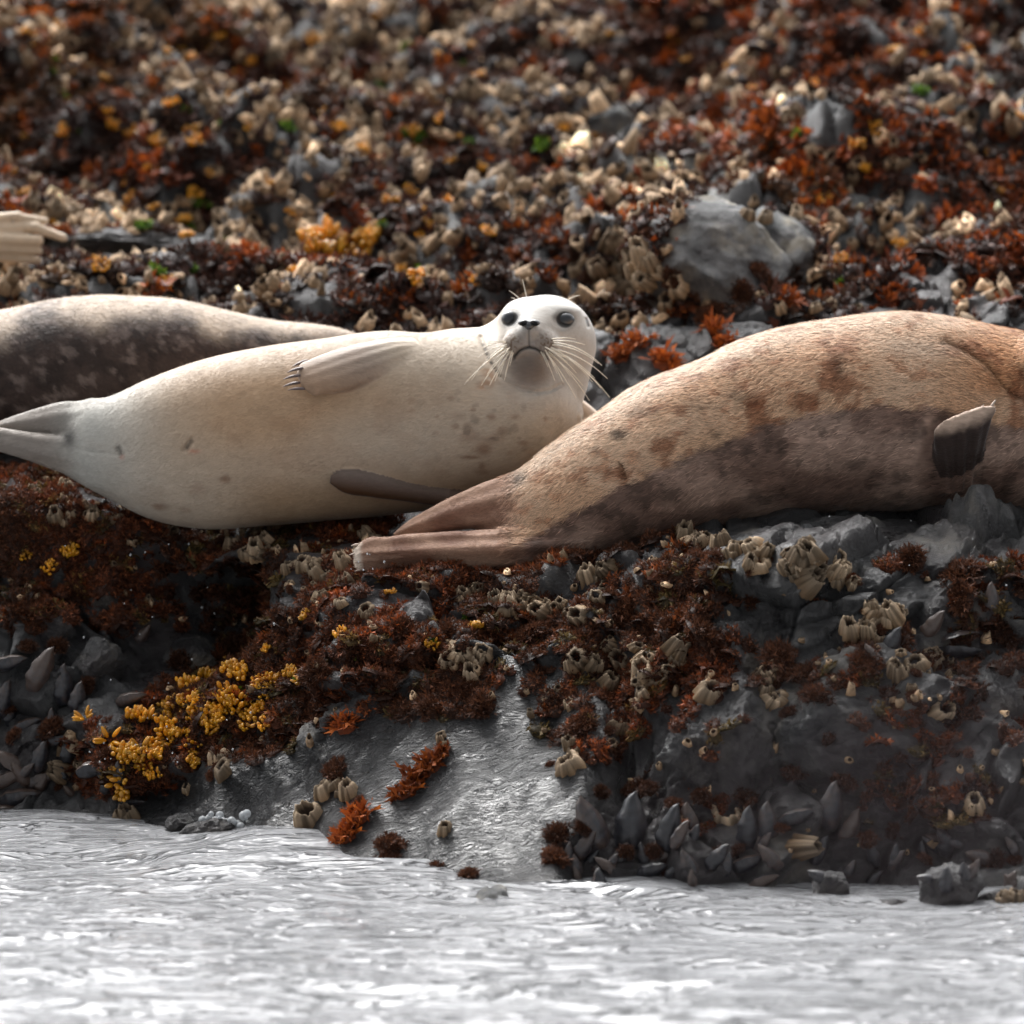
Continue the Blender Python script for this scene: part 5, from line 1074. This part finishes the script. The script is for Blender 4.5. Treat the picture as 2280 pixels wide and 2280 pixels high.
for k in range(52):
    x = random.choice([random.uniform(150, 620), random.uniform(780, 900), random.uniform(1800, 2270), random.uniform(200, 520)]); y = random.uniform(1230, 1290) if 780 <= x <= 900 else random.uniform(1160, 1720) if x < 700 else random.uniform(1150, 1330)
    h, n = hit(x, y, ALL)
    if h is None: continue
    bm = bmesh.new(); bmesh.ops.create_icosphere(bm, subdivisions=1, radius=random.uniform(.0016, .0032)); me = bpy.data.meshes.new('water_drop'); bm.to_mesh(me); bm.free()
    o = link('water_drop', me, M_FOAM); o.location = h - Vector(FWD)*random.uniform(.03, .15) + Vector((0, 0, .01)); tag(o, 'bright drop of spray above the shaded rock', 'water drop', 'drops of spray in the air')
for x, y, r in ((1455, 1765, 26), (1330, 1770, 24), (1400, 1770, 22), (1560, 1775, 26), (1690, 1800, 20), (1500, 1800, 22), (1600, 1890, 20), (1390, 1900, 24), (1290, 1850, 24), (1740, 1860, 22), (1850, 1760, 24), (1655, 1900, 22), (1460, 1890, 24), (1930, 1880, 24), (2050, 1930, 22), (50, 1650, 26), (120, 1670, 22), (60, 1460, 28), (130, 1450, 30), (200, 1520, 24), (20, 1600, 26), (240, 1680, 24)):
    putpx('red_algae', x, y, r, 'frayed brown tuft growing on the mussels', 'tufts on the mussels', zs=.9, sink=-.9)
# ---- bubbles and spray
def bubbles():
    root = None; rg = random.Random(3)
    for k in range(46):
        x = rg.gauss(500, 26); y = rg.gauss(1838, 11); h, n = hit(x, y, ALL); r = rg.uniform(.005, .013)
        p = Vector(Q(x, y, .36 + rg.uniform(-.03, .03)))
        bm = bmesh.new(); bmesh.ops.create_icosphere(bm, subdivisions=2, radius=r); me = bpy.data.meshes.new('bubble'); bm.to_mesh(me); bm.free()
        for q in me.polygons: q.use_smooth = True
        o = link('bubble', me, M_FOAM); o.location = p; tag(o, 'glassy bubble in the froth where water meets the slab', 'bubble', 'froth bubbles at the waterline')
bubbles()

def mist():
    bm = bmesh.new(); bmesh.ops.create_icosphere(bm, subdivisions=4, radius=1); me = bpy.data.meshes.new('sea_mist'); bm.to_mesh(me); bm.free()
    m = bpy.data.materials.new('mist'); m.use_nodes = True; t = m.node_tree; t.nodes.clear(); l = t.links.new
    tcn = t.nodes.new('ShaderNodeTexCoord'); ln = t.nodes.new('ShaderNodeVectorMath'); ln.operation = 'LENGTH'; l(tcn.outputs['Object'], ln.inputs[0])
    mr = t.nodes.new('ShaderNodeMapRange'); mr.interpolation_type = 'SMOOTHSTEP'; l(ln.outputs['Value'], mr.inputs[0]); mr.inputs[1].default_value = 1; mr.inputs[2].default_value = .1; mr.inputs[3].default_value = 0; mr.inputs[4].default_value = .02
    v = t.nodes.new('ShaderNodeVolumePrincipled'); v.inputs['Color'].default_value = (.80, .66, .70, 1); v.inputs['Anisotropy'].default_value = .3; l(mr.outputs[0], v.inputs['Density'])
    o_ = t.nodes.new('ShaderNodeOutputMaterial'); l(v.outputs[0], o_.inputs['Volume'])
    o = link('sea_mist', me, m); o.location = Q(2140, 1800, -1.1); o.scale = (.95, .55, .46); tag(o, 'thin mauve veil of spray drifting before the lower right rocks', 'mist', None, 'stuff')
mist()
